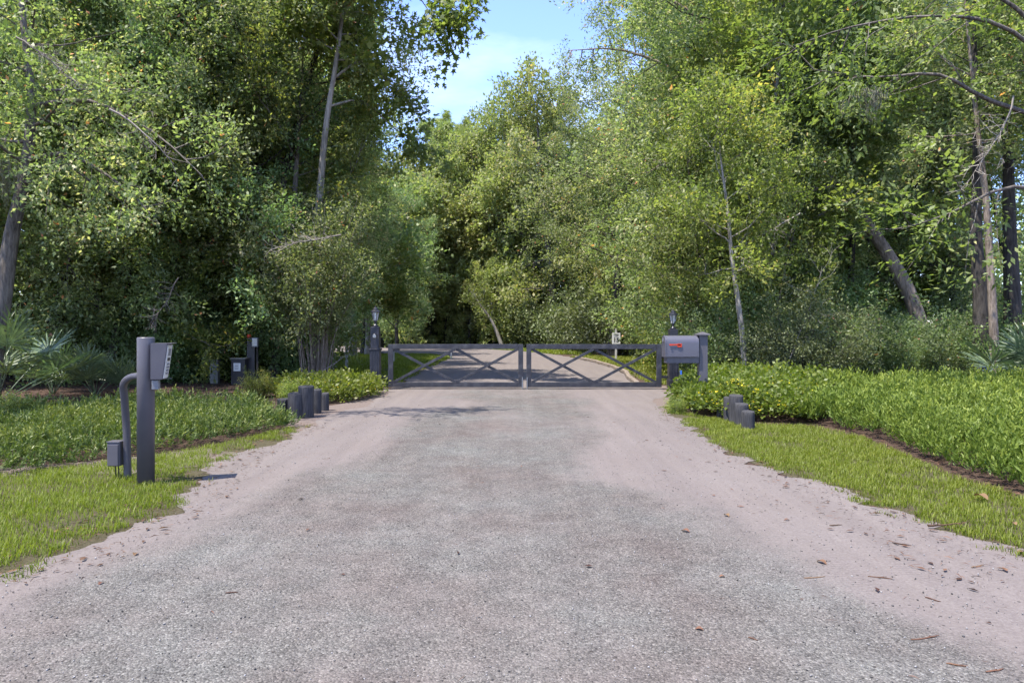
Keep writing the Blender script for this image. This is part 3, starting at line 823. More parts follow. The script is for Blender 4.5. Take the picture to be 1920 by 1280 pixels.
def scatter(key, spots, label, group, cat='tree', name='tree', smin=0.9, smax=1.15):
    """label: how this kind looks; the place of each one is added from the landmark it stands by"""
    for xp, Y in spots:
        sc = rp_.uniform(smin, smax)
        o = put_tree(P_[key], (A(xp, Y), Y), rp_.uniform(0, 6.28), sc, label, cat, group, name)
        _placed.setdefault((label, group), []).append((xp, Y, o))
def finish_labels():
    for (label, group), L in _placed.items():
        by = {}
        for xp, Y, o in L:
            m_ = min(MARKS, key=lambda q: abs(q[0] - xp))[1]; by.setdefault(m_, []).append((Y, o))
        for m_, q in by.items():
            q.sort(key=lambda e: e[0])
            pre = [''] if len(q) == 1 else ['nearer ', 'farther '] if len(q) == 2 else ['nearest ', 'middle '] + ['farthest '] * (len(q) - 2)
            for p, (Y, o) in zip(pre, q): o['label'] = (p + label + ' ' + m_)

# --- left wood
scatter('edgeA', [(175, 20.5), (360, 22.5), (495, 24)], 'leafy oak clothed to the ground', 'edge oaks of the left wood', name='oak_tree')
scatter('edgeB', [(455, 22), (265, 23.5), (75, 19.5), (530, 30)], 'tall spreading oak with low boughs', 'spreading oaks of the left wood', name='oak_tree')
scatter('edgeB', [(1385, 25), (1450, 27), (1560, 27.5), (1288, 38), (1330, 29.5), (1510, 31)], 'tall spreading oak with low boughs', 'spreading oaks of the right wood', name='oak_tree', smin=1.1, smax=1.3)
scatter('edgeA', [(1350, 29), (1300, 31), (1470, 24.5), (1700, 27)], 'leafy oak clothed to the ground', 'edge oaks of the right wood', name='oak_tree')
scatter('oakB', [(120, 21), (235, 25), (375, 25)], 'tall grey green oak', 'tall oaks of the left wood', name='oak_tree')
scatter('oakA', [(330, 21), (500, 27), (20, 25)], 'broad fine leaved oak', 'broad oaks of the left wood', name='oak_tree')
scatter('oakC', [(200, 19.5), (290, 24), (385, 22.5), (485, 21.5), (470, 29)], 'dark leaved understory tree', 'understory trees of the left wood', name='understory_tree')
scatter('slim', [(60, 28), (150, 27), (215, 30), (300, 29), (375, 30), (440, 31), (100, 33), (510, 33), (560, 31)], 'slender dark trunk deep in the wood', 'slender trunks in the left wood', name='slender_tree')
scatter('oakA', [(-120, 19), (-200, 22)], 'leafy oak standing', 'oaks at the left edge', name='oak_tree')
scatter('shrubA', [(270, 22), (350, 23.5), (420, 23.5), (505, 22.5), (180, 22), (90, 23), (20, 21), (560, 24)], 'dark leafy shrub', 'dark shrubs under the left wood', 'shrub', 'shrub')
scatter('shrubB', [(310, 20.3), (245, 20.5), (365, 20.6), (535, 20.8)], 'low dark shrub fronting the wood', 'low shrubs fronting the left wood', 'shrub', 'shrub')
# trees behind the gate, left side
put_tree(P_['gumA'], (A(690, 43), 43), 0.4, (1.3, 1.3, 1.1), 'light green sweetgum rising beside the grass island behind the left gate leaf', 'tree', None, 'sweetgum_tree')
put_tree(P_['gumA'], (A(560, 33), 33), 2.2, 1.05, 'light green sweetgum between the multi stemmed shrub and the left lamp post', 'tree', None, 'sweetgum_tree')
put_tree(P_['gumA'], (A(662, 41), 41), 1.4, (1.4, 1.4, 1.35), 'tall sweetgum at the back of the grass island left of the drive', 'tree', None, 'sweetgum_tree')
put_tree(P_['oakA'], (A(608, 37), 37), 1.2, 1.0, 'oak behind the left lamp post with foliage down to the lantern', 'tree', None, 'oak_tree')
put_tree(P_['oakC'], (A(745, 50), 50), 2.9, 1.0, 'dark understory tree beyond the grass island left of the bend', 'tree', None, 'understory_tree')
put_tree(P_['farB'], (A(800, 78), 78), 0.9, 1.15, 'yellow green tree across the bend above the left gate leaf', 'tree', None, 'broadleaf_tree')
scatter('edgeC', [(325, 20.5), (415, 21.5), (222, 21.5), (510, 20.5)], 'light green young tree', 'young trees fronting the left wood', name='young_tree')
# --- right wood
scatter('edgeC', [(1335, 22.8), (1610, 27)], 'light green young tree', 'young trees fronting the right wood', name='young_tree')
put_tree(P_['oakB'], (A(1330, 31), 31), 0.7, (1.35, 1.35, 1.12), 'huge oak crown leaning over the drive right of the sky gap', 'tree', None, 'oak_tree')
put_tree(P_['oakB'], (A(1150, 40), 40), 0.3, 1.25, 'high crowned oak behind the speed sign bounding the sky gap', 'tree', None, 'oak_tree')
put_tree(P_['oakA'], (A(1232, 42), 42), 2.0, (1.15, 1.15, 1.15), 'grey green oak behind the right gate leaf under the sky gap', 'tree', None, 'oak_tree')
scatter('oakA', [(1470, 27), (1620, 32), (1800, 30)], 'fine leaved oak', 'oaks of the right wood', name='oak_tree', smin=1.0, smax=1.2)
scatter('gumA', [(1440, 22.5), (1560, 24), (1690, 27)], 'light green sweetgum', 'sweetgums of the right wood', name='sweetgum_tree', smin=0.8, smax=1.0)
scatter('slim', [(1480, 23), (1510, 26), (1530, 29), (1575, 24), (1600, 26), (1640, 25), (1700, 32), (1725, 27), (1780, 28), (1810, 24), (1865, 25), (1940, 27), (1990, 24)], 'slender shaded trunk', 'slender trunks in the right wood', name='slender_tree')
scatter('sapling', [(1305, 20.5), (1345, 21), (1448, 20.5)], 'bright leaved sapling', 'saplings fronting the right wood', name='sapling')
scatter('shrubA', [(1345, 22.5), (1375, 21), (1420, 23), (1560, 22), (1840, 23), (1930, 21), (1310, 26)], 'dark leafy shrub', 'dark shrubs under the right wood', 'shrub', 'shrub')
scatter('shrubB', [(1345, 18.6), (1400, 19), (1590, 18), (1800, 18.8), (1860, 18.8)], 'low broad leaved shrub', 'low shrubs behind the right hand beds', 'shrub', 'shrub')
put_tree(P_['myrtle'], (A(1492, 17.2), 17.2), 0.4, 1.0, 'rounded grey green wax myrtle at the back of the right bed', 'shrub', None, 'shrub')
put_tree(P_['myrtle'], (A(1580, 18.8), 18.8), 1.9, 0.85, 'smaller grey green wax myrtle under the leaning trunk', 'shrub', None, 'shrub')
scatter('shrubA', [(1625, 21), (1690, 20.5), (1770, 21), (1810, 20)], 'half height dark shrub', 'half height shrubs of the right wood', 'shrub', 'shrub', 0.5, 0.65)
scatter('shrubB', [(1640, 18.2), (1700, 18.2), (1755, 18)], 'knee high broad leaved shrub', 'knee high shrubs of the right wood', 'shrub', 'shrub', 0.55, 0.7)
# --- far side of the bend
far_o = [(690, 74), (745, 72), (860, 80), (930, 74), (1000, 72), (1060, 66), (1120, 62), (1165, 56), (640, 78)]
scatter('farA', far_o, 'far dense oak across the bend', 'oaks on the far side of the bend', name='oak_tree', smin=0.95, smax=1.25)
scatter('farB', [(760, 62), (805, 65), (845, 67), (900, 66), (950, 64), (715, 62)], 'tall yellow green tree across the bend', 'tall yellow green trees at the bend', name='broadleaf_tree', smin=1.05, smax=1.25)
scatter('farB', [(715, 68), (845, 70), (905, 69), (1085, 60), (1150, 50), (1190, 46)], 'small light green tree across the bend', 'light trees on the far edge of the bend', name='broadleaf_tree', smin=0.6, smax=0.85)
for xp, Y, k, lab in ((800, 74, 1.0, 'sunlit broad crown low at the left foot of the sky gap'), (862, 71, 1.0, 'sunlit broad crown under the left part of the sky gap'), (908, 69, 1.02, 'sunlit broad crown under the middle of the sky gap'),
                      (952, 66, 1.02, 'tall sunlit crown under the right part of the sky gap'), (996, 62, 1.08, 'tallest sunlit crown at the right side of the sky gap'), (1040, 58, 1.12, 'tall sunlit crown joining the right hand canopy')):
    put_tree(P_['farC'], (A(xp, Y), Y), xp * 0.7, k, lab, 'tree', 'sunlit crowns under the sky gap', 'broadleaf_tree')
scatter('farB', [(835, 65), (880, 63.5), (925, 61.5), (790, 65.5)], 'low sunlit tree across the bend', 'low sunlit trees across the bend', name='broadleaf_tree', smin=0.5, smax=0.65)
scatter('pineA', [(845, 76), (885, 76), (915, 73), (950, 72), (985, 70), (820, 80), (1020, 72), (1060, 74), (930, 82), (1100, 74)], 'tall far green pine', 'pines behind the bend', name='pine_tree', smin=1.05, smax=1.25)
scatter('farA', [(720, 84), (775, 88), (840, 86), (900, 88), (965, 84), (1030, 82), (1080, 78), (1130, 74)], 'very tall oak behind the pines', 'tallest far oaks', name='oak_tree', smin=1.3, smax=1.5)
scatter('farbush', [(700, 63), (750, 65), (800, 67), (850, 67), (895, 66.5), (940, 64), (985, 60.5), (1030, 57), (1070, 52), (1105, 48), (1135, 44), (1175, 41), (1225, 38.5), (1290, 35)],
        'grey green bush across the bend', 'bushes along the foot of the far trees', 'shrub', 'shrub', 0.75, 1.15)

finish_labels()

# --- one far wood behind everything
def woodland():
    r = np.random.default_rng(77); g = Geo()
    pos, dr, sc, vs = [], [], [], []
    for i in range(210):
        a = math.radians(r.uniform(20, 160)); R_ = r.uniform(84, 112)
        cx, cy = R_ * math.cos(a), R_ * math.sin(a)
        if abs(cx) > 60 and cy < 40: pass
        hgt = r.uniform(10, 17); wd = r.uniform(3, 5)
        sv = r.normal(0, 0.12)
        for q in range(42):
            u = r.normal(0, 1, 3); u /= np.linalg.norm(u)
            pos.append([cx + u[0] * wd, cy + u[1] * wd, hgt * 0.52 + u[2] * hgt * 0.5]); dr.append(u + r.normal(0, 0.4, 3)); sc.append(r.uniform(2.6, 4.2)); vs.append(sv + r.normal(0, 0.1))
    place(g, T_far, pos, dr, sc, r, np.array(vs))
    for i in range(0):
        pass
    return g
tag(woodland().obj('woodland', M['oak_leaf']), 'distant wood of mixed trees closing the view behind the bend', 'wood', kind='stuff')

# ---------------------------------------------------------------- hero trees
def hero(name, loc, wm, cm, label, rz=0, **kw):
    w_, c_, l_ = tree_geo(**kw)
    e = empty(name, (loc[0], loc[1], 0), rz, label, 'tree')
    w_.obj('trunk', M[wm], e, True); c_.obj('crown', M[cm], e)
    return e
# pale trunk left: base X -5.8, Y 20
hx, hy = A(588, 20), 20.0
def rel(xp, yp, Y, bx=None, by=None):
    bx = hx if bx is None else bx; by = hy if by is None else by
    return (A(xp, Y) - bx, Y - by, H(yp, Y))
hero('sweetgum_tree', (hx, hy), 'bark_pale', 'gum_leaf', 'sweetgum with a pale bare trunk and branch reaching into the sky gap', seed=41, height=13, r0=0.14,
     trunk=[(0, 0, 0), rel(592, 480, 20), rel(601, 350, 19.9), rel(612, 230, 19.8), rel(634, 90, 19.8), rel(650, -60, 19.8), rel(655, -200, 20)],
     crown_base=0.62, nl=18, spread=1.9, nsub=6, nspray=9, templates=T_gum,
     custom=[([rel(640, 20, 19.8), rel(700, -30, 19.2), rel(770, -30, 18.6), rel(840, 10, 18.2), rel(890, 35, 18)], 0.04),
             ([rel(770, -30, 18.6), rel(810, 30, 18.4), rel(850, 85, 18.2)], 0.02),
             ([rel(622, 150, 19.8), rel(680, 115, 20.2), rel(735, 160, 20.6), rel(780, 200, 21)], 0.045),
             ([rel(615, 200, 19.8), rel(680, 190, 20.5), rel(745, 245, 21), rel(800, 265, 21.5)], 0.04)])
# big trunk at the left edge
bx, by = A(-25, 14.5), 14.5
hero('oak_tree', (bx, by), 'bark', 'oak_leaf', 'oak with a thick rough trunk at the left edge above the palmettos', seed=42, r0=0.19,
     trunk=[(0, 0, 0), rel(5, 560, 14.5, bx, by), rel(22, 440, 14.6, bx, by), rel(48, 320, 14.7, bx, by), rel(58, 180, 14.8, bx, by), rel(40, 0, 15, bx, by), rel(30, -200, 15, bx, by)],
     crown_base=0.45, nl=20, spread=3.6, nsub=8, nspray=12, templates=T_near, elev=(-10, 45),
     custom=[([rel(50, 300, 14.7, bx, by), rel(130, 290, 14.2, bx, by), rel(230, 350, 13.8, bx, by), rel(300, 420, 13.6, bx, by)], 0.06),
             ([rel(55, 200, 14.8, bx, by), rel(170, 190, 14.4, bx, by), rel(290, 250, 14.2, bx, by), rel(380, 330, 14, bx, by)], 0.06)])
# leaning oak on the right
ox, oy = A(1752, 21.5), 21.5
RO = lambda xp, yp, Y: rel(xp, yp, Y, ox, oy)
hero('oak_tree', (ox, oy), 'bark_warm', 'oak_leaf', 'big leaning oak with a curved brown trunk and long limb towards the drive', seed=43, r0=0.27,
     trunk=[(0, 0, 0), RO(1735, 640, 21.5), RO(1700, 540, 21.6), RO(1640, 440, 21.8), RO(1570, 350, 22), RO(1490, 300, 22.3), RO(1400, 250, 23), RO(1300, 215, 24)],
     crown_base=0.6, nl=16, spread=3.4, nsub=9, nspray=13, templates=T_oak, elev=(10, 60), taper=0.1,
     custom=[([RO(1500, 305, 22.3), RO(1450, 280, 22), RO(1380, 290, 21.6), RO(1300, 310, 21.4), RO(1220, 300, 21.4)], 0.1),
             ([RO(1560, 350, 22), RO(1540, 240, 22.3), RO(1490, 130, 22.6), RO(1440, 20, 23)], 0.12),
             ([RO(1400, 250, 23), RO(1300, 150, 23.6), RO(1170, 95, 24), RO(1065, 95, 24.6)], 0.09),
             ([RO(1420, 255, 23), RO(1330, 60, 23.8), RO(1210, -20, 24), RO(1110, 0, 24.6)], 0.09),
             ([RO(1600, 380, 22), RO(1560, 350, 21), RO(1500, 370, 20.3), RO(1440, 430, 20)], 0.05)])
# tree beyond the left edge whose boughs shade the left bed and drop one shadow on the drive
hero('oak_tree', (-12.0, 9.0), 'bark', 'oak_leaf', 'oak beyond the left edge whose high boughs shade the juniper bed', seed=47, height=13, r0=0.24,
     crown_base=0.35, nl=24, spread=4.2, nsub=8, nspray=14, templates=T_oak,
     custom=[([(0, 0, 6.5), (2.0, 0.8, 7.8), (4.5, 1.3, 8.8), (6.3, 1.4, 9.2), (7.9, 1.3, 9.2)], 0.1)])
# near tree off the right edge whose limbs cross the top right
nx, ny = 13.2, 14.0
RN = lambda xp, yp, Y: rel(xp, yp, Y, nx, ny)
hero('hickory_tree', (nx, ny), 'bark', 'bright_leaf', 'yellow green tree whose thin limbs cross the upper right corner', seed=44, height=13, r0=0.24,
     crown_base=0.3, nl=24, spread=4.6, nsub=8, nspray=9, templates=[spray_template(rt, 12, 0.5, 0.14, 0.85, droop=0.35, tilt=0.4) for _ in range(5)], elev=(0, 35),
     limb_filter=lambda p, d: not (p[2] < 6 and d[0] < 0), leaf_from=0.35,
     custom=[([RN(2050, 250, 14), RN(1860, 190, 13.8), RN(1760, 140, 13.6), RN(1640, 145, 13.6), RN(1520, 130, 14)], 0.055),
             ([RN(2050, 200, 14), RN(1900, 60, 13.5), RN(1760, 30, 13.4), RN(1600, 50, 13.6), RN(1480, 90, 14)], 0.05),
             ([RN(2050, 380, 14), RN(1900, 350, 13.2), RN(1780, 400, 13), RN(1690, 430, 13)], 0.05),
             ([RN(2000, 100, 14), RN(1850, -20, 14), RN(1700, -30, 14.5), RN(1560, 0, 15)], 0.05)])
# slim pale sapling right of the mailbox
sx_, sy_ = A(1398, 17.2), 17.2
RS = lambda xp, yp, Y: rel(xp, yp, Y, sx_, sy_)
hero('slim_tree', (sx_, sy_), 'bark_pale', 'gum_leaf', 'slim tree with a straight pale trunk standing between mailbox and wax myrtle', seed=45, r0=0.08,
     trunk=[(0, 0, 0), RS(1393, 640, 17.2), RS(1383, 560, 17.2), RS(1372, 480, 17.2), RS(1365, 400, 17.2), RS(1352, 300, 17.3), RS(1345, 200, 17.4)],
     crown_base=0.42, nl=20, spread=1.9, nsub=7, nspray=9, templates=T_near, taper=0)
# trunks near the right edge
for (pts, r0, wm, lab, sd_) in (
    ([(1838, 18), (1838, 560), (1830, 440), (1832, 300), (1828, 150), (1826, -100)], 0.19, 'bark_dark', 'straight dark trunk, left of the three trunks at the right edge', 51),
    ([(1868, 17.4), (1862, 600), (1855, 470), (1846, 350), (1832, 230), (1815, 60), (1800, -100)], 0.11, 'bark_warm', 'thin pale brown trunk between the two dark trunks at the right edge', 52),
    ([(1900, 18.6), (1898, 560), (1893, 440), (1890, 300), (1884, 150), (1880, -100)], 0.22, 'bark_dark', 'thick dark trunk nearest the right edge beside the palmetto', 53)):
    Y = pts[0][1]; x0_ = A(pts[0][0], Y)
    hero('tall_tree', (x0_, Y), wm, 'oak_leaf', lab, seed=sd_, r0=r0, trunk=[(0, 0, 0)] + [rel(a, b, Y, x0_, Y) for a, b in pts[1:]], crown_base=0.6, nl=12, spread=2.6, nsub=6, nspray=10, templates=T_oak, taper=0)
# dark leaning trunk on the grass island
dx, dy = A(683, 44), 44.0
hero('oak_tree', (dx, dy), 'bark_dark', 'oak_leaf', 'oak with a dark crooked trunk on the grass island behind the left lamp post', seed=55, r0=0.27,
     trunk=[(0, 0, 0), rel(686, 615, 44, dx, dy), rel(693, 570, 44, dx, dy), rel(700, 500, 44, dx, dy), rel(690, 400, 44, dx, dy)], crown_base=0.35, nl=22, spread=4.2, nsub=8, nspray=10, templates=T_far)
# pale leaning little tree in front of the far wood
lx_, ly_ = A(942, 55), 58.0
hero('leaning_tree', (lx_, ly_), 'bark_pale', 'bright_leaf', 'small leaning tree with a pale forked trunk and yellow tuft of leaves', seed=56, r0=0.17,
     trunk=[(0, 0, 0), (-0.6, 0, 1.6), (-1.1, 0, 2.6), (-1.9, 0, 3.7), (-2.6, 0, 4.8)], crown_base=0.6, nl=12, spread=1.3, nsub=4, nspray=4, templates=T_far, spray_sc=0.7,
     custom=[([(-0.5, 0, 1.3), (-1.0, 0.2, 2.4), (-0.9, 0.2, 3.5), (-1.2, 0.2, 4.3)], 0.05)])

# multi stemmed shrub left of the gate
def multistem():
    r = np.random.default_rng(60); wood = Geo(); crown = Geo(); pos, dr, sc = [], [], []
    for i in range(44):
        az = r.uniform(0, 6.28); b = np.array([math.cos(az), math.sin(az), 0]) * r.uniform(0.05, 0.42)
        out = r.uniform(0.3, 1.7); hz = r.uniform(2.4, 5.2)
        top = b + np.array([math.cos(az) * out, math.sin(az) * out, hz])
        mid = b * 1.1 + np.array([math.cos(az) * out * 0.22, math.sin(az) * out * 0.22, hz * 0.5]) + r.normal(0, 0.06, 3)
        SP = catmull([b - [0, 0, 0.05], mid, top], [4, 4])
        wood.add(*tube_np(SP, r.uniform(0.012, 0.024) * (1 - 0.7 * np.linspace(0, 1, len(SP))), 5), r.random())
        for j in range(9):
            p, d = interp_path(SP, 0.58 + 0.42 * (j + r.random()) / 9); d = d / np.linalg.norm(d)
            B = bend(r, p, d * 0.4 + r.normal(0, 0.7, 3), 0.55, 3, 0.2)
            for q in range(5):
                p2, d2 = interp_path(B, q / 5); pos.append(p2 + r.normal(0, 0.07, 3)); dr.append(d2 * 3 + r.normal(0, 0.5, 3)); sc.append(r.uniform(0.6, 1.0))
    place(crown, T_near, pos, dr, sc, r)
    e = empty('multistem_shrub', (A(592, 18.6), 18.6, 0), 0, 'shrub of many thin bare stems with leafy top behind the left bollards', 'shrub')
    wood.obj('stems', M['bark_warm'], e, True); crown.obj('foliage', M['oak_leaf'], e)
multistem()

# ---------------------------------------------------------------- dead branches, moss
def dead_branch(loc, d, L, seed, label, name='dead_branch', mat='dead_twig', r0=0.018, n=26):
    r = np.random.default_rng(seed); g = Geo()
    P = bend(r, (0, 0, 0), d, L, 8, 0.12)
    g.add(*tube_np(P, r0 * (1 - 0.8 * np.linspace(0, 1, len(P))), 5), r.random())
    for i in range(n):
        p, dd = interp_path(P, 0.15 + 0.85 * i / n); dd = dd / np.linalg.norm(dd)
        B = bend(r, p, dd + r.normal(0, 0.8, 3), L * r.uniform(0.15, 0.4), 4, 0.25)
        g.add(*tube_np(B, r0 * 0.4 * (1 - 0.7 * np.linspace(0, 1, len(B))), 3), r.random())
        for k in range(3):
            p3, d3 = interp_path(B, r.uniform(0.3, 1)); C = bend(r, p3, d3 / np.linalg.norm(d3) + r.normal(0, 0.8, 3), L * 0.1, 2, 0.2)
            g.add(*tube_np(C, np.full(3, r0 * 0.18), 3), r.random())
    o = g.obj(name, M[mat], None, True, loc)
    return tag(o, label, 'branch')
dead_branch((A(1500, 19), 19, H(400, 19)), (-0.9, -0.3, -0.5), 2.0, 71, 'bare grey dead branch hanging under the long oak limb')
dead_branch((A(30, 12.5), 12.5, H(70, 12.5)), (0.8, 0, -0.4), 1.4, 72, 'bare grey dead branch at the upper left')
dead_branch((A(205, 12.8), 12.8, H(205, 12.8)), (1, 0.1, -0.35), 1.5, 73, 'pale broken dead branch in the upper left foliage', r0=0.022, n=14)
dead_branch((A(640, 16.8), 16.8, H(440, 16.8)), (-0.8, -0.2, -0.25), 1.6, 74, 'bare twiggy dead branch below the pale sweetgum trunk')
dead_branch((A(1470, 17), 17, H(700, 17)), (0.5, -0.2, 1.0), 2.8, 75, 'thin pale bare stem rising behind the wax myrtle', r0=0.014, n=14)
dead_branch((A(335, 17.5), 17.5, H(520, 17.5)), (-0.4, -0.2, -0.8), 1.5, 76, 'bare pinkish dead twigs above the intercom post')
dead_branch((A(1900, 12.6), 12.6, H(180, 12.6)), (-0.2, 0, -1), 1.8, 77, 'pale bare branch dangling at the upper right edge')
dead_branch((A(545, 17.8), 17.8, H(705, 17.8)), (0.9, 0, 0.05), 1.6, 78, 'pale fallen branch on the mulch left of the bollards', n=8)

def moss(loc, w, L, seed, label, n=90):
    r = np.random.default_rng(seed); g = Geo()
    for i in range(n):
        x = r.normal(0, w * 0.35); y = r.normal(0, 0.1); l = L * r.uniform(0.35, 1) * math.exp(-(x / w) ** 2)
        P = np.array([[x, y, 0]] + [[x + r.normal(0, 0.03), y + r.normal(0, 0.03), -l * k / 5] for k in range(1, 6)])
        g.add(*tube_np(P, 0.006 * np.array([1, 1, 1.1, 1, 0.7, 0.2]), 3), r.random())
    return tag(g.obj('spanish_moss', M['moss'], None, False, loc), label, 'moss')
moss((A(1635, 13.5), 13.5, H(165, 13.5)), 0.42, 0.8, 81, 'larger clump of grey hanging moss at the upper right')
moss((A(1590, 13.6), 13.6, H(180, 13.6)), 0.2, 0.55, 82, 'smaller wisp of grey moss hanging left of the larger clump', 40)
moss((A(8, 13.8), 13.8, H(300, 13.8)), 0.35, 1.1, 83, 'grey moss hanging beside the thick trunk at the left edge')

# ---------------------------------------------------------------- palmettos
def palmetto(loc, seed, label, nf=9, size=0.8, stem=0.75, tint=0.0):
    r = np.random.default_rng(seed)
    e = empty('palmetto', (loc[0], loc[1], 0), 0, label, 'palmetto', 'palmettos at the wood edge')
    for i in range(nf):
        az = i * 2.399 + r.normal(0, 0.3); el = math.radians(r.uniform(25, 80)); L = stem * r.uniform(0.7, 1.2)
        d = np.array([math.cos(az) * math.cos(el), math.sin(az) * math.cos(el), math.sin(el)])
        g = Geo()
        P = catmull([(0, 0, -0.03), tuple(d * L * 0.5 + [0, 0, 0.04]), tuple(d * L)], [4, 4])
        g.add(*tube_np(P, 0.012 * (1 - 0.4 * np.linspace(0, 1, len(P))), 4), 0.5)
        # fan plane: spanned by d and a sideways axis, folded
        side = np.cross(d, [0, 0, 1]); side /= np.linalg.norm(side); nrm = np.cross(side, d)
        nL = 22; size_i = size * r.uniform(0.8, 1.15); hub = P[-1]
        for k in range(nL):
            a = math.radians(-120 + 240 * k / (nL - 1)) + r.normal(0, 0.04)
            dd = d * math.cos(a) + side * math.sin(a) + nrm * (0.25 * abs(math.sin(a)) + r.normal(0, 0.05))
            dd /= np.linalg.norm(dd); ll = size_i * (0.62 + 0.38 * math.cos(a / 1.6)) * r.uniform(0.9, 1.08)
            ws = np.cross(dd, nrm); ws /= np.linalg.norm(ws); wd = 0.022 * size_i / 0.7
            drp = np.array([0, 0, -1.0]) * r.uniform(0.02, 0.16) * ll
            p1 = hub + dd * ll * 0.45 ; p2 = hub + dd * ll * 0.8 + drp * 0.4; tip = hub + dd * ll + drp
            V = [hub, p1 + ws * wd, p1 - nrm * wd * 0.6, p1 - ws * wd, p2 + ws * wd * .6, p2 - nrm * wd * 0.4, p2 - ws * wd * .6, tip]
            F4 = [[1, 2, 5, 4], [2, 3, 6, 5]]; F3 = [[0, 2, 1], [0, 3, 2], [4, 5, 7], [5, 6, 7]]
            v = np.clip(r.normal(0.5 + tint, 0.16), 0, 1)
            n0 = g.n; g.add(V, F4, v); g.F.append(np.array(F3) + n0); g.A.append(np.full(4, v))
        g.obj('frond', M['palm_leaf'], e)
palmetto((A(-5, 14), 14), 91, 'largest palmetto at the left edge with silvery fronds', 12, 0.85, 1.35, 0.15)
palmetto((A(100, 16.2), 16.2), 92, 'palmetto with upright fronds next to the large one at the left edge', 10, 0.75, 0.9)
palmetto((A(178, 15.6), 15.6), 93, 'middle palmetto in front of the dark wood left of the intercom', 11, 0.7, 0.7, 0.1)
palmetto((A(236, 15.8), 15.8), 94, 'small palmetto directly left of the intercom post', 8, 0.6, 0.5)
palmetto((A(1935, 15), 15), 96, 'palmetto fanning in at the right edge under the dark trunks', 12, 0.95, 1.1, 0.1)

# ---------------------------------------------------------------- planted beds
def sprig_template(r, n=12, L=0.17, wd=0.014):
    """upright feathery juniper shoot along +X"""
    s = np.linspace(0.0, 1, n); a = np.arange(n) * 2.4 + r.normal(0, 0.3, n)
    out = np.stack([np.full(n, 1.7), np.cos(a), np.sin(a)], -1); out /= np.linalg.norm(out, axis=1)[:, None]
    ll = (L * 0.42 * (1 - 0.5 * s) * r.uniform(0.8, 1.2, n))[:, None]
    base = np.stack([s * L, 0 * s, 0 * s], -1)
    side = np.cross(out, r.normal(0, 1, (n, 3))); side /= np.linalg.norm(side, axis=1)[:, None]
    V = np.stack([base - side * wd * 0.25, base + out * ll * 0.5 + side * wd / 2, base + out * ll, base + out * ll * 0.5 - side * wd / 2], 1)
    F = np.arange(n * 4).reshape(-1, 4)
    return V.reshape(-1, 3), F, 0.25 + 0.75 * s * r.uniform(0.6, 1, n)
T_jun = [sprig_template(rt) for _ in range(5)]
LB = [(-9.6, 6.5), (-7, 6.75), (-5.1, 7.05), (-4.65, 7.75), (-4.1, 8.6), (-3.75, 9.5), (-3.35, 10.6), (-3.95, 11.4), (-4.6, 12.6), (-5.2, 13.4), (-5.8, 13.6), (-7.4, 12.6), (-9, 11.2), (-11, 9.8), (-13, 8.6)]
RB = [(4.7, 5.9), (4.62, 6.6), (4.75, 7.8), (5.0, 9.1), (4.95, 10.5), (4.6, 11.0), (5.0, 12.4), (6.4, 13.6), (8.5, 14.4), (11.5, 15.2), (13.5, 14.0), (12.0, 10.5), (9.5, 7.0), (7.5, 5.0), (5.2, 4.6)]
LANT_R = [(3.2, 12.6), (3.25, 11.8), (3.7, 11.15), (4.7, 10.9), (5.5, 11.9), (6.8, 13.4), (6.6, 15.2), (5.4, 16.6), (4.2, 16.6), (3.75, 15.2), (3.3, 13.8)]
LANT_L = [(-3.4, 14.2), (-3.05, 15.2), (-3.1, 16.3), (-3.6, 17.0), (-5.2, 16.6), (-5.6, 15.6), (-4.6, 14.6), (-3.9, 13.9)]
def bed(name, poly, dens, hfun, templates, mat, label, seed, sc=(0.8, 1.3), spread=0.5, layers=(0.35, 1.0), cat='ground cover', cover=0.0):
    r = np.random.default_rng(seed)
    xs = [p[0] for p in poly]; ys = [p[1] for p in poly]
    n = int((max(xs) - min(xs)) * (max(ys) - min(ys)) * dens)
    x = r.uniform(min(xs), max(xs), n); y = r.uniform(min(ys), max(ys), n)
    ok = in_poly(x, y, poly) & (np.abs(x) < y * 0.80 + 0.8) & (r.random(n) < np.clip(8.5 / y, 0.3, 1) ** 1.1)
    x, y = x[ok], y[ok]; de = edge_dist(x, y, poly)
    hm = hfun(x, y) * (0.35 + 0.65 * sstep(0, 0.35, de))
    bumpy = 0.25 + 0.95 * vnoise(x * 4.2, y * 4.2, seed) + 0.65 * vnoise(x * 1.4, y * 1.4, seed + 9)
    hh = hm * bumpy
    if cover:        # thins out towards the back where mulch shows
        keep = r.random(len(x)) < 1 - cover * sstep(9.8, 12.6, y + 0.25 * (-x - 5)) * sstep(0.35, 0.6, vnoise(x * 1.3, y * 1.3, seed + 2) + 0.15)
        x, y, de, hm, bumpy, hh = x[keep], y[keep], de[keep], hm[keep], bumpy[keep], hh[keep]
    z = hh * r.uniform(layers[0], layers[1], len(x)) ** 0.7
    d = np.stack([r.normal(0, spread, len(x)), r.normal(0, spread, len(x)), np.ones(len(x))], -1)
    g = Geo()
    # shade put into shoot colour: darker low down and in hollows, lighter on top
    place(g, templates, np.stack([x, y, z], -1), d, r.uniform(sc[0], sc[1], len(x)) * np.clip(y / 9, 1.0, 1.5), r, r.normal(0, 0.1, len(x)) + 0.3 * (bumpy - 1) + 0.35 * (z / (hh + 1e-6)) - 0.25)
    o = g.obj(name, M[mat]); tag(o, label, cat, kind='stuff')
    return x, y, hh
bed('juniper', LB, 400, lambda x, y: 0.19 + 0 * x, T_jun, 'juniper_dark', 'low dark green juniper spreading over the left bed', 101, spread=0.8, cover=0.9)
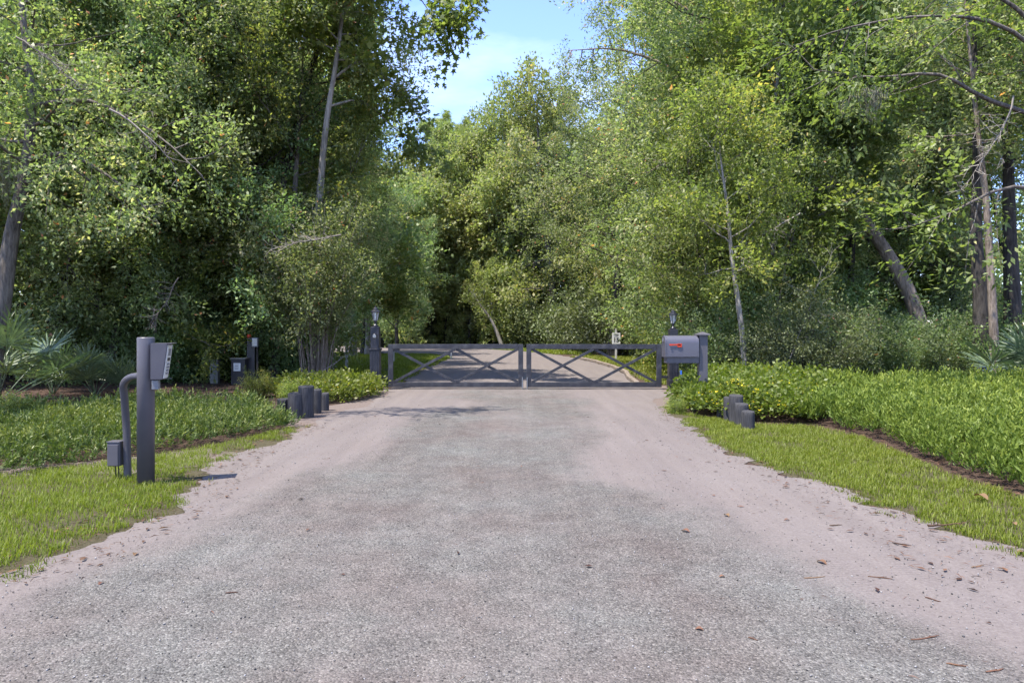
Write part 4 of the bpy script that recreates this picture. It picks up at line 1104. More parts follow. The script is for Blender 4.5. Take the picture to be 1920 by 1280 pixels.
bed('juniper', RB, 400, lambda x, y: 0.31 + 0 * x, T_jun, 'juniper_sprig', 'upright bright green juniper filling the right bed', 102, spread=0.35, sc=(0.9, 1.6))
T_lan = [spray_template(rt, 11, 0.17, 0.042, 1.3, droop=-0.1, tilt=0.6) for _ in range(5)]
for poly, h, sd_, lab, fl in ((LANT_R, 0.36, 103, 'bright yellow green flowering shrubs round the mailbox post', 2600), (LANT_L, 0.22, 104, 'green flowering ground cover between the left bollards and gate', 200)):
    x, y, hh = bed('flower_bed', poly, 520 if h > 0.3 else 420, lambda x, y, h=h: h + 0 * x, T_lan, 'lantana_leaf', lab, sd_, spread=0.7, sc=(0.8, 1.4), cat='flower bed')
    r = np.random.default_rng(sd_ + 50)
    idx = r.choice(len(x), min(fl, len(x)), replace=False)
    n = len(idx); fx = x[idx]; fy = y[idx]; fz = hh[idx] + 0.13
    cl = vnoise(fx * 1.5, fy * 1.5, 5) > 0.33
    fx, fy, fz = fx[cl], fy[cl], fz[cl]; n = len(fx)
    a = np.arange(6) / 6 * 2 * np.pi
    ring = np.stack([np.cos(a), np.sin(a), 0.25 * np.cos(a * 3)], -1) * 0.016
    nr = r.normal(0, 0.35, (n, 3)); V = np.stack([fx, fy, fz], -1)[:, None] + (ring[None] * r.uniform(0.7, 1.3, n)[:, None, None]) + (ring[None, :, 0:1] * nr[:, None, 0:1]) * np.array([0, 0, 1.0]) + (ring[None, :, 1:2] * nr[:, None, 1:2] - 0.4 * np.abs(ring[None, :, 1:2])) * np.array([0, 0, 1.0])
    g = Geo(); g.add(V.reshape(-1, 3), np.arange(n * 6).reshape(-1, 6), r.random(n))
    tag(g.obj('flowers', M['petal']), 'small yellow flowers scattered over ' + ('the shrubs round the mailbox' if h > 0.3 else 'the ground cover left of the gate'), 'flowers', kind='stuff')
# weeds in the juniper
for (xp, yp, s, lab) in ((8, 800, 0.35, 'yellow green weed sprouting from the juniper at the left edge'), (485, 745, 0.38, 'yellow flowered shoot rising from the left juniper bed'), (545, 752, 0.3, 'bright weed beside the shortest left bollard'), (1270, 775, 0.2, 'small dark weed creeping onto the gravel below the mailbox')):
    xx, yy = G(xp, yp); put_tree(P_['shrubG'], (xx, yy), xp, s, lab, 'shrub', None, 'weed')

# forest floor litter
def litter(name, poly, dens, label, seed, size=0.05, ymax=99, prob=None):
    r = np.random.default_rng(seed); xs = [p[0] for p in poly]; ys = [p[1] for p in poly]
    n = int((max(xs) - min(xs)) * (max(ys) - min(ys)) * dens)
    x = r.uniform(min(xs), max(xs), n); y = r.uniform(min(ys), max(ys), n)
    ok = in_poly(x, y, poly)
    if prob is not None: ok &= r.random(n) < prob(x, y)
    x, y = x[ok], y[ok]; n = len(x)
    a = r.uniform(0, 6.28, n); l = size * r.uniform(0.5, 1.6, n); wd = np.where(r.random(n) < 0.85, 0.05, 0.4) * l
    wd = np.maximum(wd, 0.0022)
    ca, sa = np.cos(a), np.sin(a); z = 0.017 + r.uniform(0, 0.008, n)
    b = np.stack([x, y, z], -1)
    u = np.stack([ca, sa, 0 * a], -1) * l[:, None] / 2; v = np.stack([-sa, ca, 0 * a], -1) * wd[:, None] / 2
    up = np.stack([0 * a, 0 * a, l * r.uniform(0, 0.18, n)], -1)
    V = np.stack([b - u, b + v + up, b + u, b - v + up * 0.5], 1).reshape(-1, 3)
    g = Geo(); g.add(V, np.arange(n * 4).reshape(-1, 4), r.random(n))
    tag(g.obj(name, M['litter']), label, 'litter', kind='stuff')
litter('leaf_litter', [(-14, 11), (-5, 15), (-4, 19), (-6, 24), (-16, 24)], 60, 'brown leaf and pine litter under the left wood', 111, 0.10)
litter('leaf_litter', [(5, 16), (12, 15.5), (16, 18), (14, 22), (5, 22)], 60, 'brown leaf litter behind the right beds', 112, 0.10)
litter('needle_litter', [(-3, 2.5), (3.2, 2.5), (2.7, 9), (2.8, 14), (-2.8, 14), (-3, 6)], 12, 'pine needles and leaf scraps scattered over the gravel', 113, 0.045,
       prob=lambda x, y: 0.15 + 0.85 * sstep(1.0, 2.4, x) + 0.4 * sstep(1.8, 2.8, -x))
litter('edge_litter', [(2.5, 4), (3.6, 4), (3.1, 7), (3.0, 12), (2.5, 12), (2.5, 8)], 170, 'brown needles gathered along the right grass edge', 114, 0.05)
litter('edge_litter', [(-3.3, 4), (-2.5, 4), (-2.5, 6), (-2.9, 8), (-2.9, 11), (-3.5, 11), (-3.6, 8)], 220, 'brown needles gathered along the left grass edge', 115, 0.05)
litter('bed_mulch', [(4.4, 5.9), (4.8, 5.9), (5.0, 8.5), (5.1, 10.4), (4.8, 10.7), (4.75, 9), (4.5, 7)], 300, 'brown mulch strip along the front of the right bed', 116, 0.06)

def pebbles():
    r = np.random.default_rng(314); n = 7000
    y = 2.6 + 9 * r.random(n) ** 1.7; x = r.uniform(-3.0, 3.2, n); ok = (x > lx(y) + 0.1) & (x < rx(y) - 0.1) & (np.abs(x) < 0.78 * y + 0.2); x, y = x[ok], y[ok]; n = len(x)
    sz = 0.0028 + 0.0045 * r.random(n) ** 3
    o = np.array([[1, 0, 0], [0, 1, 0], [-1, 0, 0], [0, -1, 0], [0, 0, 0.8], [0, 0, -0.8]])
    F8 = np.array([[0, 1, 4], [1, 2, 4], [2, 3, 4], [3, 0, 4], [1, 0, 5], [2, 1, 5], [3, 2, 5], [0, 3, 5]])
    V = (o[None] * r.uniform(0.6, 1.3, (n, 6, 1)) * sz[:, None, None]) @ rotz(r.uniform(0, 6.28, n)).transpose(0, 2, 1) + np.stack([x, y, np.full(n, 0.0145) + sz * 0.3], -1)[:, None]
    g = Geo(); g.add(V.reshape(-1, 3), F8[None] + (np.arange(n) * 6)[:, None, None] * np.ones((1, 1, 1), int) if False else (F8[None] + (np.arange(n) * 6)[:, None, None]).reshape(-1, 3), np.repeat(r.random(n), 8))
    tag(g.obj('gravel', M['stone']), 'small loose stones scattered over the near drive', 'gravel', kind='stuff')
pebbles()

# single twigs and leaves lying on the drive
def twig(xp, yp, Lpx, ang, seed, label):
    r = np.random.default_rng(seed); x, y = G(xp, yp); L = Lpx / 1280 * y
    P = bend(r, (-math.cos(ang) * L / 2, -math.sin(ang) * L / 2, 0.006), (math.cos(ang), math.sin(ang), 0), L, 6, 0.1); P[:, 2] = 0.005 + np.abs(r.normal(0, 0.002, 7))
    g = Geo(); g.add(*tube_np(P, 0.0042 * np.array([0.6, 1, 1, 0.9, 0.9, 0.7, 0.3]), 5), r.random())
    if Lpx > 35:
        B = bend(r, P[3], (math.cos(ang + 0.5), math.sin(ang + 0.5), 0.03), L * 0.3, 3, 0.1); g.add(*tube_np(B, np.array([0.003, 0.0025, 0.002, 0.001]), 4), 0.5)
    o = g.obj('twig', M['litter'], None, True, (x, y, 0.010)); tag(o, label, 'twig', 'twigs lying on the drive')
twig(1740, 1204, 65, 0.02, 1, 'long straight reddish twig low on the pink sand at the right')
twig(1530, 1088, 45, -0.05, 2, 'straight thin twig at the border of grey gravel and pink sand')
twig(1650, 1085, 44, -0.05, 3, 'thin straight twig in the middle of the pink sand')
twig(1750, 1128, 28, -0.9, 4, 'short slanting twig on the pink sand below the middle one')
twig(1865, 1262, 44, 0.3, 5, 'forked twig near the lower right corner')
twig(1795, 1255, 36, -0.8, 6, 'slanting twig on gravel left of the lower right corner')
twig(1568, 988, 28, 0.15, 7, 'dark short twig on the wheel track')
twig(1690, 1022, 32, -0.3, 8, 'thin twig right of the wheel track')
twig(1835, 1066, 34, 0.25, 9, 'thin brown twig near the right grass edge')
twig(435, 1115, 24, 0.2, 10, 'pale brown twig on the gravel at lower left')
twig(1412, 1203, 20, -0.9, 11, 'short slanting twig on the grey gravel')
def fallen_leaf(xp, yp, px, seed, label, z=0.012):
    r = np.random.default_rng(seed); x, y = G(xp, yp); s = px / 1280 * y
    u = np.linspace(0, 1, 6); V = []
    for i, t_ in enumerate(u):
        w_ = 0.32 * math.sin(math.pi * min(1, t_ * 0.95 + 0.03)) ** 0.8; zz = 0.18 * math.sin(t_ * 3) + 0.02
        V += [(t_, w_, zz + w_ * 0.5), (t_, 0, zz), (t_, -w_, zz + w_ * 0.4)]
    V = np.array(V) * s; F = []
    for i in range(5):
        for j in range(2): F.append([i * 3 + j, i * 3 + j + 1, i * 3 + 4 + j, i * 3 + 3 + j])
    g = Geo(); g.add(V, F, 0.6 + 0.4 * r.random()); o = g.obj('fallen_leaf', M['litter'], None, True, (x, y, z)); o.rotation_euler = (0, 0, r.uniform(0, 6.28))
    tag(o, label, 'leaf', 'fallen leaves on the drive and verge')
fallen_leaf(1303, 1184, 16, 1, 'orange brown leaf on grey gravel low in the middle')
fallen_leaf(252, 1045, 14, 2, 'orange leaf on the gravel below the left verge')
fallen_leaf(185, 1100, 12, 3, 'small orange leaf nearest the lower left')
fallen_leaf(1360, 1085, 12, 4, 'small brown leaf where the gravel turns light')
fallen_leaf(1358, 968, 14, 5, 'tan leaf on the pink sand, farthest of the fallen leaves')
fallen_leaf(1550, 1062, 20, 6, 'curled tan leaf on the pink sand')
fallen_leaf(1278, 998, 16, 7, 'pair of brown leaf scraps right of the drive centre')
fallen_leaf(1470, 978, 10, 8, 'dark cone like scrap beside the wheel track')
fallen_leaf(1852, 948, 28, 9, 'large dark curled leaf lying on the right grass', 0.05)
fallen_leaf(1905, 994, 14, 10, 'orange leaf on the grass near the right edge', 0.04)
# stick at the grass edge
x_, y_ = G(1772, 992)
o = dead_branch((x_ - 0.13, y_, 0.03), (1, 0.0, 0.0), 0.28, 99, 'dark stick lying at the edge of the right grass', 'stick', 'bark_dark' if False else 'litter', r0=0.010, n=3)
o['category'] = 'stick'

# ---------------------------------------------------------------- gate
GY = 17.45
xL0, xL1 = A(728, GY), A(981, GY); xR0, xR1 = A(987, GY), A(1240, GY)
ztop, zbot = H(645, GY), 0.06
def bar(p, q, w, d, name, mat, parent, bev=0.006):
    p = Vector(p); q = Vector(q); L = (q - p).length
    bm = bev_box(L, d, w, bev)
    o = bm_obj(name, bm, mat, parent, (p + q) / 2)
    v = q - p; o.rotation_euler = (0, -math.atan2(v.z, v.x), 0)
    return o
def gate_leaf(x0, x1, label, hinge):
    e = empty('gate_leaf', (x0 if hinge < 0 else x1, GY, 0), 0, label, 'gate', 'two leaves of the road gate')
    ox_ = -(x0 if hinge < 0 else x1)
    rw = 0.125; X0, X1 = x0 + ox_, x1 + ox_; mid = (X0 + X1) / 2
    g_ = M['gate_paint']
    bar((X0 + rw, 0, ztop - rw / 2), (X1 - rw, 0, ztop - rw / 2), rw, 0.075, 'rail', g_, e)
    bar((X0 + rw, 0, zbot + rw / 2), (X1 - rw, 0, zbot + rw / 2), rw, 0.075, 'rail', g_, e)
    for xx in (X0 + rw / 2, X1 - rw / 2):
        bm_obj('stile', bev_box(rw, 0.08, ztop - zbot, 0.006), g_, e, (xx, 0, (ztop + zbot) / 2))
    zl, zh = zbot + rw, ztop - rw
    for a0, a1 in ((X0 + rw, mid), (mid, X1 - rw)):
        a0 += 0.01; a1 -= 0.01
        bar((a0, -0.022, zl), (a1, -0.022, zh), 0.068, 0.04, 'brace', g_, e, 0.004)
        bar((a0, 0.022, zh), (a1, 0.022, zl), 0.068, 0.04, 'brace', g_, e, 0.004)
    hx_ = X0 if hinge < 0 else X1; s_ = hinge
    for zz in (0.32, 0.96):
        bm_obj('hinge', bev_box(0.17, 0.05, 0.06, 0.005), M['black_metal'], e, (hx_ + s_ * 0.085, 0.0, zz))
    o = bm_obj('drop_bolt', lathe([(0.014, 0), (0.014, 0.3)], 8), M['grey_plastic'], e, (X1 - 0.02 if hinge < 0 else X0 + 0.02, -0.055, 0.02))
    return e
gate_leaf(xL0, xL1, 'left gate leaf of dark slate bars, two crosses, hung on the lamp post with spotlight', -1)
gate_leaf(xR0, xR1, 'right gate leaf of dark slate bars with two crosses, ending beside the mailbox', 1)

def lamp_post(x, y, ht, label, extras):
    e = empty('lamp_post', (x, y, 0), 0, label, 'lamp post', 'lamp posts either side of the gate')
    w = 0.25
    bm_obj('post', bev_box(w, w, ht * 0.62, 0.012), M['dark_paint'], e, (0, 0, ht * 0.31))
    bm_obj('collar', bev_box(w + 0.04, w + 0.04, 0.05, 0.01), M['dark_paint'], e, (0, 0, ht * 0.62 + 0.025))
    bm_obj('post_head', bev_box(w - 0.03, w - 0.03, ht * 0.38 - 0.06, 0.015), M['dark_paint'], e, (0, 0, (ht + ht * 0.62 + 0.05) / 2 - 0.01))
    bm_obj('base_trim', bev_box(w + 0.03, w + 0.03, 0.22, 0.01), M['dark_paint'], e, (0, 0, 0.11))
    for sx in (-1, 0, 1):       # shallow flutes on the faces
        bm_obj('fillet', bev_box(0.02, 0.012, ht * 0.44, 0.003), M['dark_paint'], e, (sx * 0.07, -w / 2 - 0.004, ht * 0.38))
    z = ht
    bm_obj('neck', lathe([(0.075, z - 0.02), (0.08, z + 0.015), (0.035, z + 0.04), (0.022, z + 0.08), (0.04, z + 0.10), (0.03, z + 0.115), (0.055, z + 0.14)], 16), M['black_metal'], e, (0, 0, 0), True)
    zb = z + 0.14; hh = 0.21
    # tapered six sided lantern: glass inside, six bars, roof, finial
    bm_obj('glass', lathe([(0.055, zb), (0.095, zb + hh)], 6), M['glass'], e)
    bm_obj('bulb', lathe([(0.018, zb + 0.01), (0.02, zb + 0.05), (0.03, zb + 0.09), (0.03, zb + 0.13), (0.012, zb + 0.16)], 10), M['white_metal'], e, None, True)
    for k in range(6):
        a = k / 6 * 2 * math.pi
        V_, F_ = tube_np([(0.058 * math.cos(a), 0.058 * math.sin(a), zb), (0.098 * math.cos(a), 0.098 * math.sin(a), zb + hh)], [0.007, 0.007], 4)
        gg = Geo(); gg.add(V_, F_); gg.obj('glazing_bar', M['black_metal'], e)
    bm_obj('roof', lathe([(0.10, zb + hh), (0.13, zb + hh + 0.005), (0.125, zb + hh + 0.03), (0.09, zb + hh + 0.055), (0.075, zb + hh + 0.06), (0.065, zb + hh + 0.10), (0.03, zb + hh + 0.13)], 12), M['black_metal'], e)
    bm_obj('finial', lathe([(0.012, zb + hh + 0.125), (0.02, zb + hh + 0.145), (0.006, zb + hh + 0.175)], 8), M['black_metal'], e)
    if extras:
        gg = lathe([(0.03, 0), (0.05, 0.02), (0.055, 0.10)], 12)
        o = bm_obj('spotlight', gg, M['black_metal'], e, (0.02, -w / 2 - 0.01, ht - 0.22), True, (math.radians(110), 0, 0))
        bm_obj('spotlight_lens', lathe([(0.045, 0), (0.045, 0.004)], 12), M['white_metal'], e, (0.02, -w / 2 - 0.113, ht - 0.257), False, (math.radians(110), 0, 0))
        P = [(-w / 2 - 0.02 + 0.12 * math.sin(t_), -w / 2 - 0.05, 0.24 + 0.19 * math.cos(t_)) for t_ in np.linspace(0.1, 3.0, 12)]
        V_, F_ = tube_np(P, [0.012] * 12, 6); gg = Geo(); gg.add(V_, F_); gg.obj('conduit', M['grey_plastic'], e, True)
    return e
lamp_post(A(704, 17.45), 17.45, 1.62, 'dark lamp post with spotlight holding the left end of the gate', True)
lamp_post(A(1262, 17.9), 17.9, 1.56, 'dark lamp post standing behind the mailbox', False)

# pale pipe lying left of the lamp post
V_, F_ = tube_np([(A(650, 16.6), 16.6, 0.06), (A(675, 16.6), 16.6, 0.07), (A(694, 16.7), 16.7, 0.07)], [0.04] * 3, 8); g = Geo(); g.add(V_, F_)
tag(g.obj('pipe', M['pale_wood'], None, True), 'pale pipe lying on the ground left of the lamp post', 'pipe')

# ---------------------------------------------------------------- mailbox
def mailbox():
    Y = 13.3; e = empty('mailbox', (A(1317, Y), Y, 0), 0, 'slate grey mailbox with red flag on a square post', 'mailbox')
    px = A(1317, Y)
    bm_obj('post', bev_box(0.165, 0.165, 1.41, 0.008), M['post_paint'], e, (0, 0, 0.705))
    bm = bmesh.new(); s = 0.13
    v = [bm.verts.new(p) for p in ((-s, -s, 0), (s, -s, 0), (s, s, 0), (-s, s, 0), (-s, -s, 0.022), (s, -s, 0.022), (s, s, 0.022), (-s, s, 0.022), (0, 0, 0.075))]
    for f in ((3, 2, 1, 0), (0, 1, 5, 4), (1, 2, 6, 5), (2, 3, 7, 6), (3, 0, 4, 7), (4, 5, 8), (5, 6, 8), (6, 7, 8), (7, 4, 8)): bm.faces.new([v[i] for i in f])
    bm_obj('cap', bm, M['post_paint'], e, (0, 0, 1.41))
    xa, xb = A(1247, Y) - px, A(1307, Y) - px; z0 = 0.995; hh = 0.415; w = 0.30
    def arch(w, hh, n=14):
        pts = [(-w / 2, 0), (w / 2, 0)]
        for k in range(n + 1):
            t_ = math.pi * k / n; pts.append((w / 2 * math.cos(t_), hh - 0.15 + 0.15 * math.sin(t_)))
        return pts
    def arch_body(L, w, hh, bev):
        bm = prism(arch(w, hh), L, bev); bmesh.ops.rotate(bm, cent=(0, 0, 0), matrix=Matrix.Rotation(math.pi / 2, 3, 'Z'), verts=bm.verts); return bm
    o = bm_obj('box', arch_body(xb - xa, w, hh, 0.004), M['box_paint'], e, ((xa + xb) / 2, 0, z0))
    o.data.polygons.foreach_set('use_smooth', np.ones(len(o.data.polygons), bool))
    md = o.modifiers.new('edge', 'EDGE_SPLIT'); md.split_angle = math.radians(35)
    d = bm_obj('door', arch_body(0.03, w + 0.014, hh + 0.008, 0.003), M['box_paint'], e, (xa - 0.017, 0, z0 - 0.003))
    bm_obj('handle', bev_box(0.02, 0.04, 0.06, 0.004), M['grey_plastic'], d, (-0.024, 0, 0.33))
    bm_obj('shelf', bev_box(xb - xa + 0.01, 0.22, 0.12, 0.006), M['post_paint'], e, ((xa + xb) / 2 + 0.005, 0, z0 - 0.061))
    fz = z0 + 0.235; fx = A(1251, Y) - px
    f = bm_obj('flag', bev_box(0.22, 0.012, 0.028, 0.003), M['red_plastic'], e, (fx + 0.115, -w / 2 - 0.016, fz))
    bm_obj('flag_tip', bev_box(0.085, 0.012, 0.068, 0.004), M['red_plastic'], f, (0.088, -0.0, -0.012))
    bm_obj('pivot', lathe([(0.018, 0), (0.018, 0.014)], 10), M['red_plastic'], f, (-0.09, -0.004, 0.0), False, (math.pi / 2, 0, 0))
mailbox()

# ---------------------------------------------------------------- speed sign
def text_mesh(txt, size, mat, name, parent, loc, rot=(math.pi / 2, 0, 0), ext=0.003, bold=0.0):
    cu = bpy.data.curves.new(name, 'FONT'); cu.body = txt; cu.size = size; cu.align_x = 'CENTER'; cu.align_y = 'CENTER'; cu.extrude = ext; cu.offset = bold
    to = bpy.data.objects.new(name, cu); COL.objects.link(to)
    dg = bpy.context.evaluated_depsgraph_get(); me = bpy.data.meshes.new_from_object(to.evaluated_get(dg))
    bpy.data.objects.remove(to); me.materials.clear(); me.materials.append(mat)
    o = link(name, me, parent, loc); o.rotation_euler = rot
    return o
def speed_sign():
    Y = 36.0; e = empty('speed_sign', (A(1155, Y), Y, 0), 0, 'white speed limit sign reading 15 on a pale post behind the gate', 'sign')
    bm_obj('post', bev_box(0.10, 0.10, 1.6, 0.01), M['pale_wood'], e, (0, 0, 0.8))
    bm_obj('plate', bev_box(0.44, 0.012, 0.58, 0.004), M['sign_white'], e, (0, -0.062, 1.10))
    for z, txt, s, bo in ((1.30, 'SPEED', 0.10, 0.0), (1.205, 'LIMIT', 0.10, 0.0), (1.01, '15', 0.32, 0.010)):
        text_mesh(txt, s, M['ink'], 'lettering', e, (0, -0.071, z), bold=bo)
speed_sign()

# ---------------------------------------------------------------- intercom stand
def intercom():
    bx, by = A(273.5, 6.67), 6.67
    e = empty('intercom_stand', (bx, by, 0), 0, 'grey intercom stand with round post, bent tube and keypad head on the left verge', 'intercom')
    bm_obj('post', lathe([(0.079, -0.05), (0.079, 1.425), (0.074, 1.437)], 40), M['post_paint'], e, None, True).data.polygons.foreach_set('use_smooth', [False] * 0 or np.ones(40 * 2 + 2, bool))
    # bent square tube
    P = [(-0.30, 0.22, -0.03), (-0.30, 0.2, 0.5), (-0.295, 0.14, 0.90)]
    for a in np.linspace(0.15, 1, 7):
        t_ = a * math.pi / 2; P.append((-0.295 + 0.21 * (1 - math.cos(t_)), 0.14 - 0.13 * a, 0.90 + 0.16 * math.sin(t_)))
    P.append((-0.05, 0.0, 1.06))
    P = np.array(P); V = []
    T = np.gradient(P, axis=0)
    for p, tt_ in zip(P, T):
        tt_ = tt_ / np.linalg.norm(tt_); s_ = np.array([0, 1.0, 0]); u_ = np.cross(s_, tt_); u_ /= np.linalg.norm(u_); s2 = np.cross(tt_, u_)
        hw = 0.029; c = 0.008
        for (a_, b_) in ((hw, hw - c), (hw - c, hw), (-hw + c, hw), (-hw, hw - c), (-hw, -hw + c), (-hw + c, -hw), (hw - c, -hw), (hw, -hw + c)):
            V.append(p + u_ * a_ + s2 * b_)
    n = len(P); F = [[i * 8 + k, i * 8 + (k + 1) % 8, (i + 1) * 8 + (k + 1) % 8, (i + 1) * 8 + k] for i in range(n - 1) for k in range(8)]
    g = Geo(); g.add(V, F); g.obj('bent_tube', M['post_paint'], e)
    # junction box
    jb = bm_obj('junction_box', bev_box(0.125, 0.11, 0.235, 0.008), M['post_paint'], e, (-0.405, 0.20, 0.265))
    bm_obj('lid', bev_box(0.135, 0.12, 0.012, 0.004), M['post_paint'], jb, (0, 0, 0.124))
    bm_obj('door', bev_box(0.105, 0.01, 0.21, 0.003), M['post_paint'], jb, (0, -0.06, -0.005))
    for k in range(2):
        V_, F_ = tube_np([(0.02 - 0.03 * k, 0, -0.11), (0.025 - 0.03 * k, 0.0, -0.2), (0.0, 0.02, -0.3)], [0.006] * 3, 5); g = Geo(); g.add(V_, F_); g.obj('cable', M['black_metal'], jb, True)
    # keypad head: faces the road (+X) and a little towards the camera
    h = bpy.data.objects.new('keypad_head', None); COL.objects.link(h); h.parent = e; h.location = (0.075, -0.01, 1.20); h.rotation_euler = (0, 0, math.radians(15)); h.empty_display_size = 0.1
    prof = [(0, -0.17), (0.105, -0.17), (0.15, 0.165), (0.15, 0.18), (0, 0.18)]      # x depth, z
    bm_obj('housing', prism(prof, 0.21, 0.004), M['post_paint'], h)
    sl = math.atan2(0.045, 0.335)
    fp = bm_obj('face_plate', bev_box(0.008, 0.185, 0.325, 0.002), M['white_metal'], h, (0.132, 0, 0.0), False, (0, sl, 0))
    bm_obj('visor', bev_box(0.04, 0.215, 0.008, 0.002), M['post_paint'], h, (0.17, 0, 0.178))
    bm_obj('speaker_grille', bev_box(0.006, 0.11, 0.07, 0.002), M['grey_plastic'], h, (0.147, 0, 0.09), False, (0, sl, 0))
    bm_obj('screen', bev_box(0.006, 0.10, 0.03, 0.002), M['ink'], h, (0.140, 0, 0.022), False, (0, sl, 0))
    for r_ in range(4):
        for c_ in range(3):
            z = -0.025 - 0.03 * r_
            bm_obj('key', bev_box(0.008, 0.02, 0.018, 0.002), M['grey_plastic'], h, (0.1325 + z * 0.134 + 0.006, -0.032 + 0.032 * c_, z), False, (0, sl, 0))
    bm_obj('card_reader', bev_box(0.06, 0.08, 0.09, 0.004), M['grey_plastic'], h, (0.035, -0.04, -0.222))
    V_, F_ = tube_np([(0.07, 0.06, -0.175), (0.16, 0.06, -0.17)], [0.003, 0.003], 5); g = Geo(); g.add(V_, F_); g.obj('latch_rod', M['grey_plastic'], h)
intercom()

# ---------------------------------------------------------------- bollards
def bollard_mesh(r0, h, seed):
    r = np.random.default_rng(seed); n = 22; bm = bmesh.new(); rings = []
    for z in (-0.08, 0.02, h * 0.35, h * 0.7, h - 0.025, h - 0.006):
        ring = []
        for k in range(n):
            a = 2 * math.pi * k / n; rr = r0 * (1 + 0.025 * math.sin(3 * a + seed) + 0.012 * math.sin(7 * a)) * (1 + 0.02 * r.normal() * 0.5)
            if z > h - 0.01: rr -= 0.005
            ring.append(bm.verts.new((rr * math.cos(a), rr * math.sin(a), z + (0.01 * math.sin(a + seed) if z > h - 0.03 else 0))))
        rings.append(ring)
    for i in range(5):
        for k in range(n): f = bm.faces.new((rings[i][k], rings[i][(k + 1) % n], rings[i + 1][(k + 1) % n], rings[i + 1][k])); f.smooth = i < 4
    bm.faces.new(rings[-1]); bm.faces.new(rings[0][::-1])
    return bm
def bollard(x0, x1, ytop, ybase, seed, label, group):
    Yf = 1920 / (ybase - 620); r0 = (x1 - x0) / 2 / 1280 * Yf; Y = Yf + r0
    x = A((x0 + x1) / 2, Y); h = H(ytop, Y)
    o = bm_obj('bollard', bollard_mesh(r0, h, seed), M['bollard_paint'], None, (x, Y, 0)); o.rotation_euler = (0, 0, seed)
    tag(o, label, 'bollard', group)
gl, gr = 'wooden bollards left of the drive', 'wooden bollards right of the drive'
bollard(520, 541, 747, 783, 1, 'shortest grey bollard, half in the juniper at the left of its row', gl)
bollard(540, 569, 736, 786, 2, 'weathered bollard between the shortest and the tallest of the left row', gl)
bollard(559, 588, 723, 785, 3, 'tallest cracked bollard of the left row', gl)
bollard(587, 603, 729, 776, 4, 'slim bollard just right of the tallest in the left row', gl)
bollard(603, 617, 736, 771, 5, 'last slim bollard of the left row, nearest the gate', gl)
bollard(1344, 1360, 748, 783, 6, 'slim bollard at the gate end of the right row', gr)
bollard(1357, 1378, 744, 791, 7, 'second bollard from the gate end of the right row', gr)
bollard(1367, 1393, 740, 795, 8, 'tallest bollard of the right row', gr)
bollard(1378, 1403, 756, 799, 9, 'medium bollard in front of the tallest in the right row', gr)
bollard(1391, 1415, 770, 807, 10, 'shortest and nearest bollard of the right row on the grass', gr)

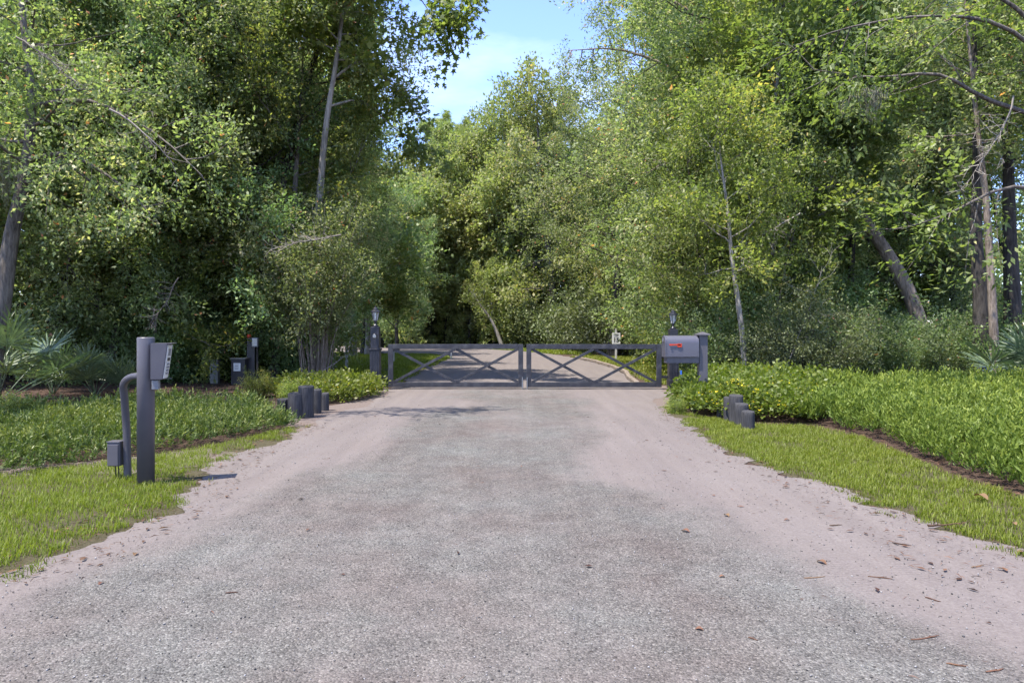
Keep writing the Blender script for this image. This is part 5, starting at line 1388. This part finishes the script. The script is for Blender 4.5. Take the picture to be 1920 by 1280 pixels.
# ---------------------------------------------------------------- utility things in the left wood
def utility():
    Y = 19.2
    e = empty('utility_post', (A(472, Y), Y, 0), 0, 'black utility post with a pale meter box in the left wood', 'utility post')
    bm_obj('post', bev_box(0.22, 0.16, 1.3, 0.01), M['black_metal'], e, (0, 0, 0.65))
    m_ = bm_obj('meter_box', bev_box(0.17, 0.1, 0.26, 0.01), M['grey_plastic'], e, (0.15, -0.13, 1.18))
    bm_obj('meter_lid', bev_box(0.13, 0.012, 0.2, 0.004), M['white_metal'], m_, (0, -0.055, 0))
    bm_obj('strut', bev_box(0.05, 0.05, 1.05, 0.006), M['bark_dark'], e, (0.17, -0.03, 0.52))
    bm_obj('red_lamp', lathe([(0.05, 0), (0.06, 0.05), (0.04, 0.1)], 12), M['red_plastic'], e, (-0.06, -0.04, 1.3), True)
    e = empty('equipment_cabinet', (A(450, 19.0), 19.0, 0), 0, 'dark equipment cabinet with a white notice left of the utility post', 'cabinet')
    bm_obj('cabinet', bev_box(0.38, 0.3, 0.72, 0.012), M['black_metal'], e, (0, 0, 0.36))
    bm_obj('roof', bev_box(0.44, 0.36, 0.03, 0.006), M['cream_paint'], e, (0, 0, 0.735))
    n_ = bm_obj('notice', bev_box(0.19, 0.006, 0.22, 0.001), M['sign_white'], e, (-0.02, -0.155, 0.5))
    for k in range(4): bm_obj('print_line', bev_box(0.12 - 0.02 * (k % 2), 0.002, 0.012, 0), M['ink'], n_, (-0.01, -0.004, 0.07 - 0.04 * k))
    e = empty('junction_pedestal', (A(403, 19.4), 19.4, 0), 0.1, 'pale cream junction pedestal farthest left of the utility boxes', 'utility box')
    bm_obj('pedestal', bev_box(0.22, 0.2, 0.62, 0.015), M['cream_paint'], e, (0, 0, 0.31))
    bm_obj('cap', bev_box(0.25, 0.23, 0.07, 0.015), M['cream_paint'], e, (0, 0, 0.65))
    e = empty('marker_post', (A(650, 27), 27, 0), 0, 'thin pale marker post left of the lamp post', 'post')
    bm_obj('stake', bev_box(0.10, 0.10, 1.36, 0.008), M['pale_wood'], e, (0, 0, 0.68)); bm_obj('cap', bev_box(0.12, 0.12, 0.03, 0.004), M['pale_wood'], e, (0, 0, 1.375))
    e = empty('marker_flag', (A(1275, 16.2), 16.2, 0), 0, 'small blue marker flag at the foot of the right lamp post', 'marker')
    bm_obj('stick', lathe([(0.006, 0), (0.006, 0.55)], 6), M['grey_plastic'], e); bm_obj('pennant', bev_box(0.05, 0.004, 0.16, 0), M['blue_plastic'], e, (0.02, 0, 0.48))
    for (xp, Y2, z, h) in ((846, 37, 0.0, 0.42), (738, 32, 0, 0.5)):
        e = empty('path_marker', (A(xp, Y2), Y2, 0), 0, 'white marker stub on the tip of the grass island' if xp > 800 else 'thin white stake on the grass seen through the left gate leaf', 'marker')
        bm_obj('stub', bev_box(0.07, 0.07, h, 0.006), M['sign_white'], e, (0, 0, h / 2)); bm_obj('cap', bev_box(0.09, 0.09, 0.03, 0.004), M['sign_white'], e, (0, 0, h + 0.014))
utility()

# timber kerb pieces along the drive behind the gate, right side
kp = [G(1196, 722), G(1180, 712), G(1174, 702), G(1160, 694), G(1145, 688), G(1120, 681), G(1097, 675), G(1079, 671)]
e = empty('timber_edging', (kp[0][0], kp[0][1], 0), 0, 'weathered timber edging between the drive and the lawn behind the gate', 'edging')
for i in range(len(kp) - 1):
    a = np.array(kp[i]); b = np.array(kp[i + 1]); k = max(1, int(np.linalg.norm(b - a) / 2.0))
    for j in range(k):
        p = a + (b - a) * j / k; q = a + (b - a) * (j + 1) / k; m_ = (p + q) / 2 - np.array(kp[0])
        L = np.linalg.norm(q - p) - 0.05
        o = bm_obj('log', bev_box(L, 0.14, 0.12, 0.02), M['bark_warm'], e, (m_[0], m_[1], 0.055 + 0.01 * ((i + j) % 3)))
        o.rotation_euler = (0, 0, math.atan2(q[1] - p[1], q[0] - p[0]) + 0.02 * ((i * 7 + j * 3) % 3 - 1))
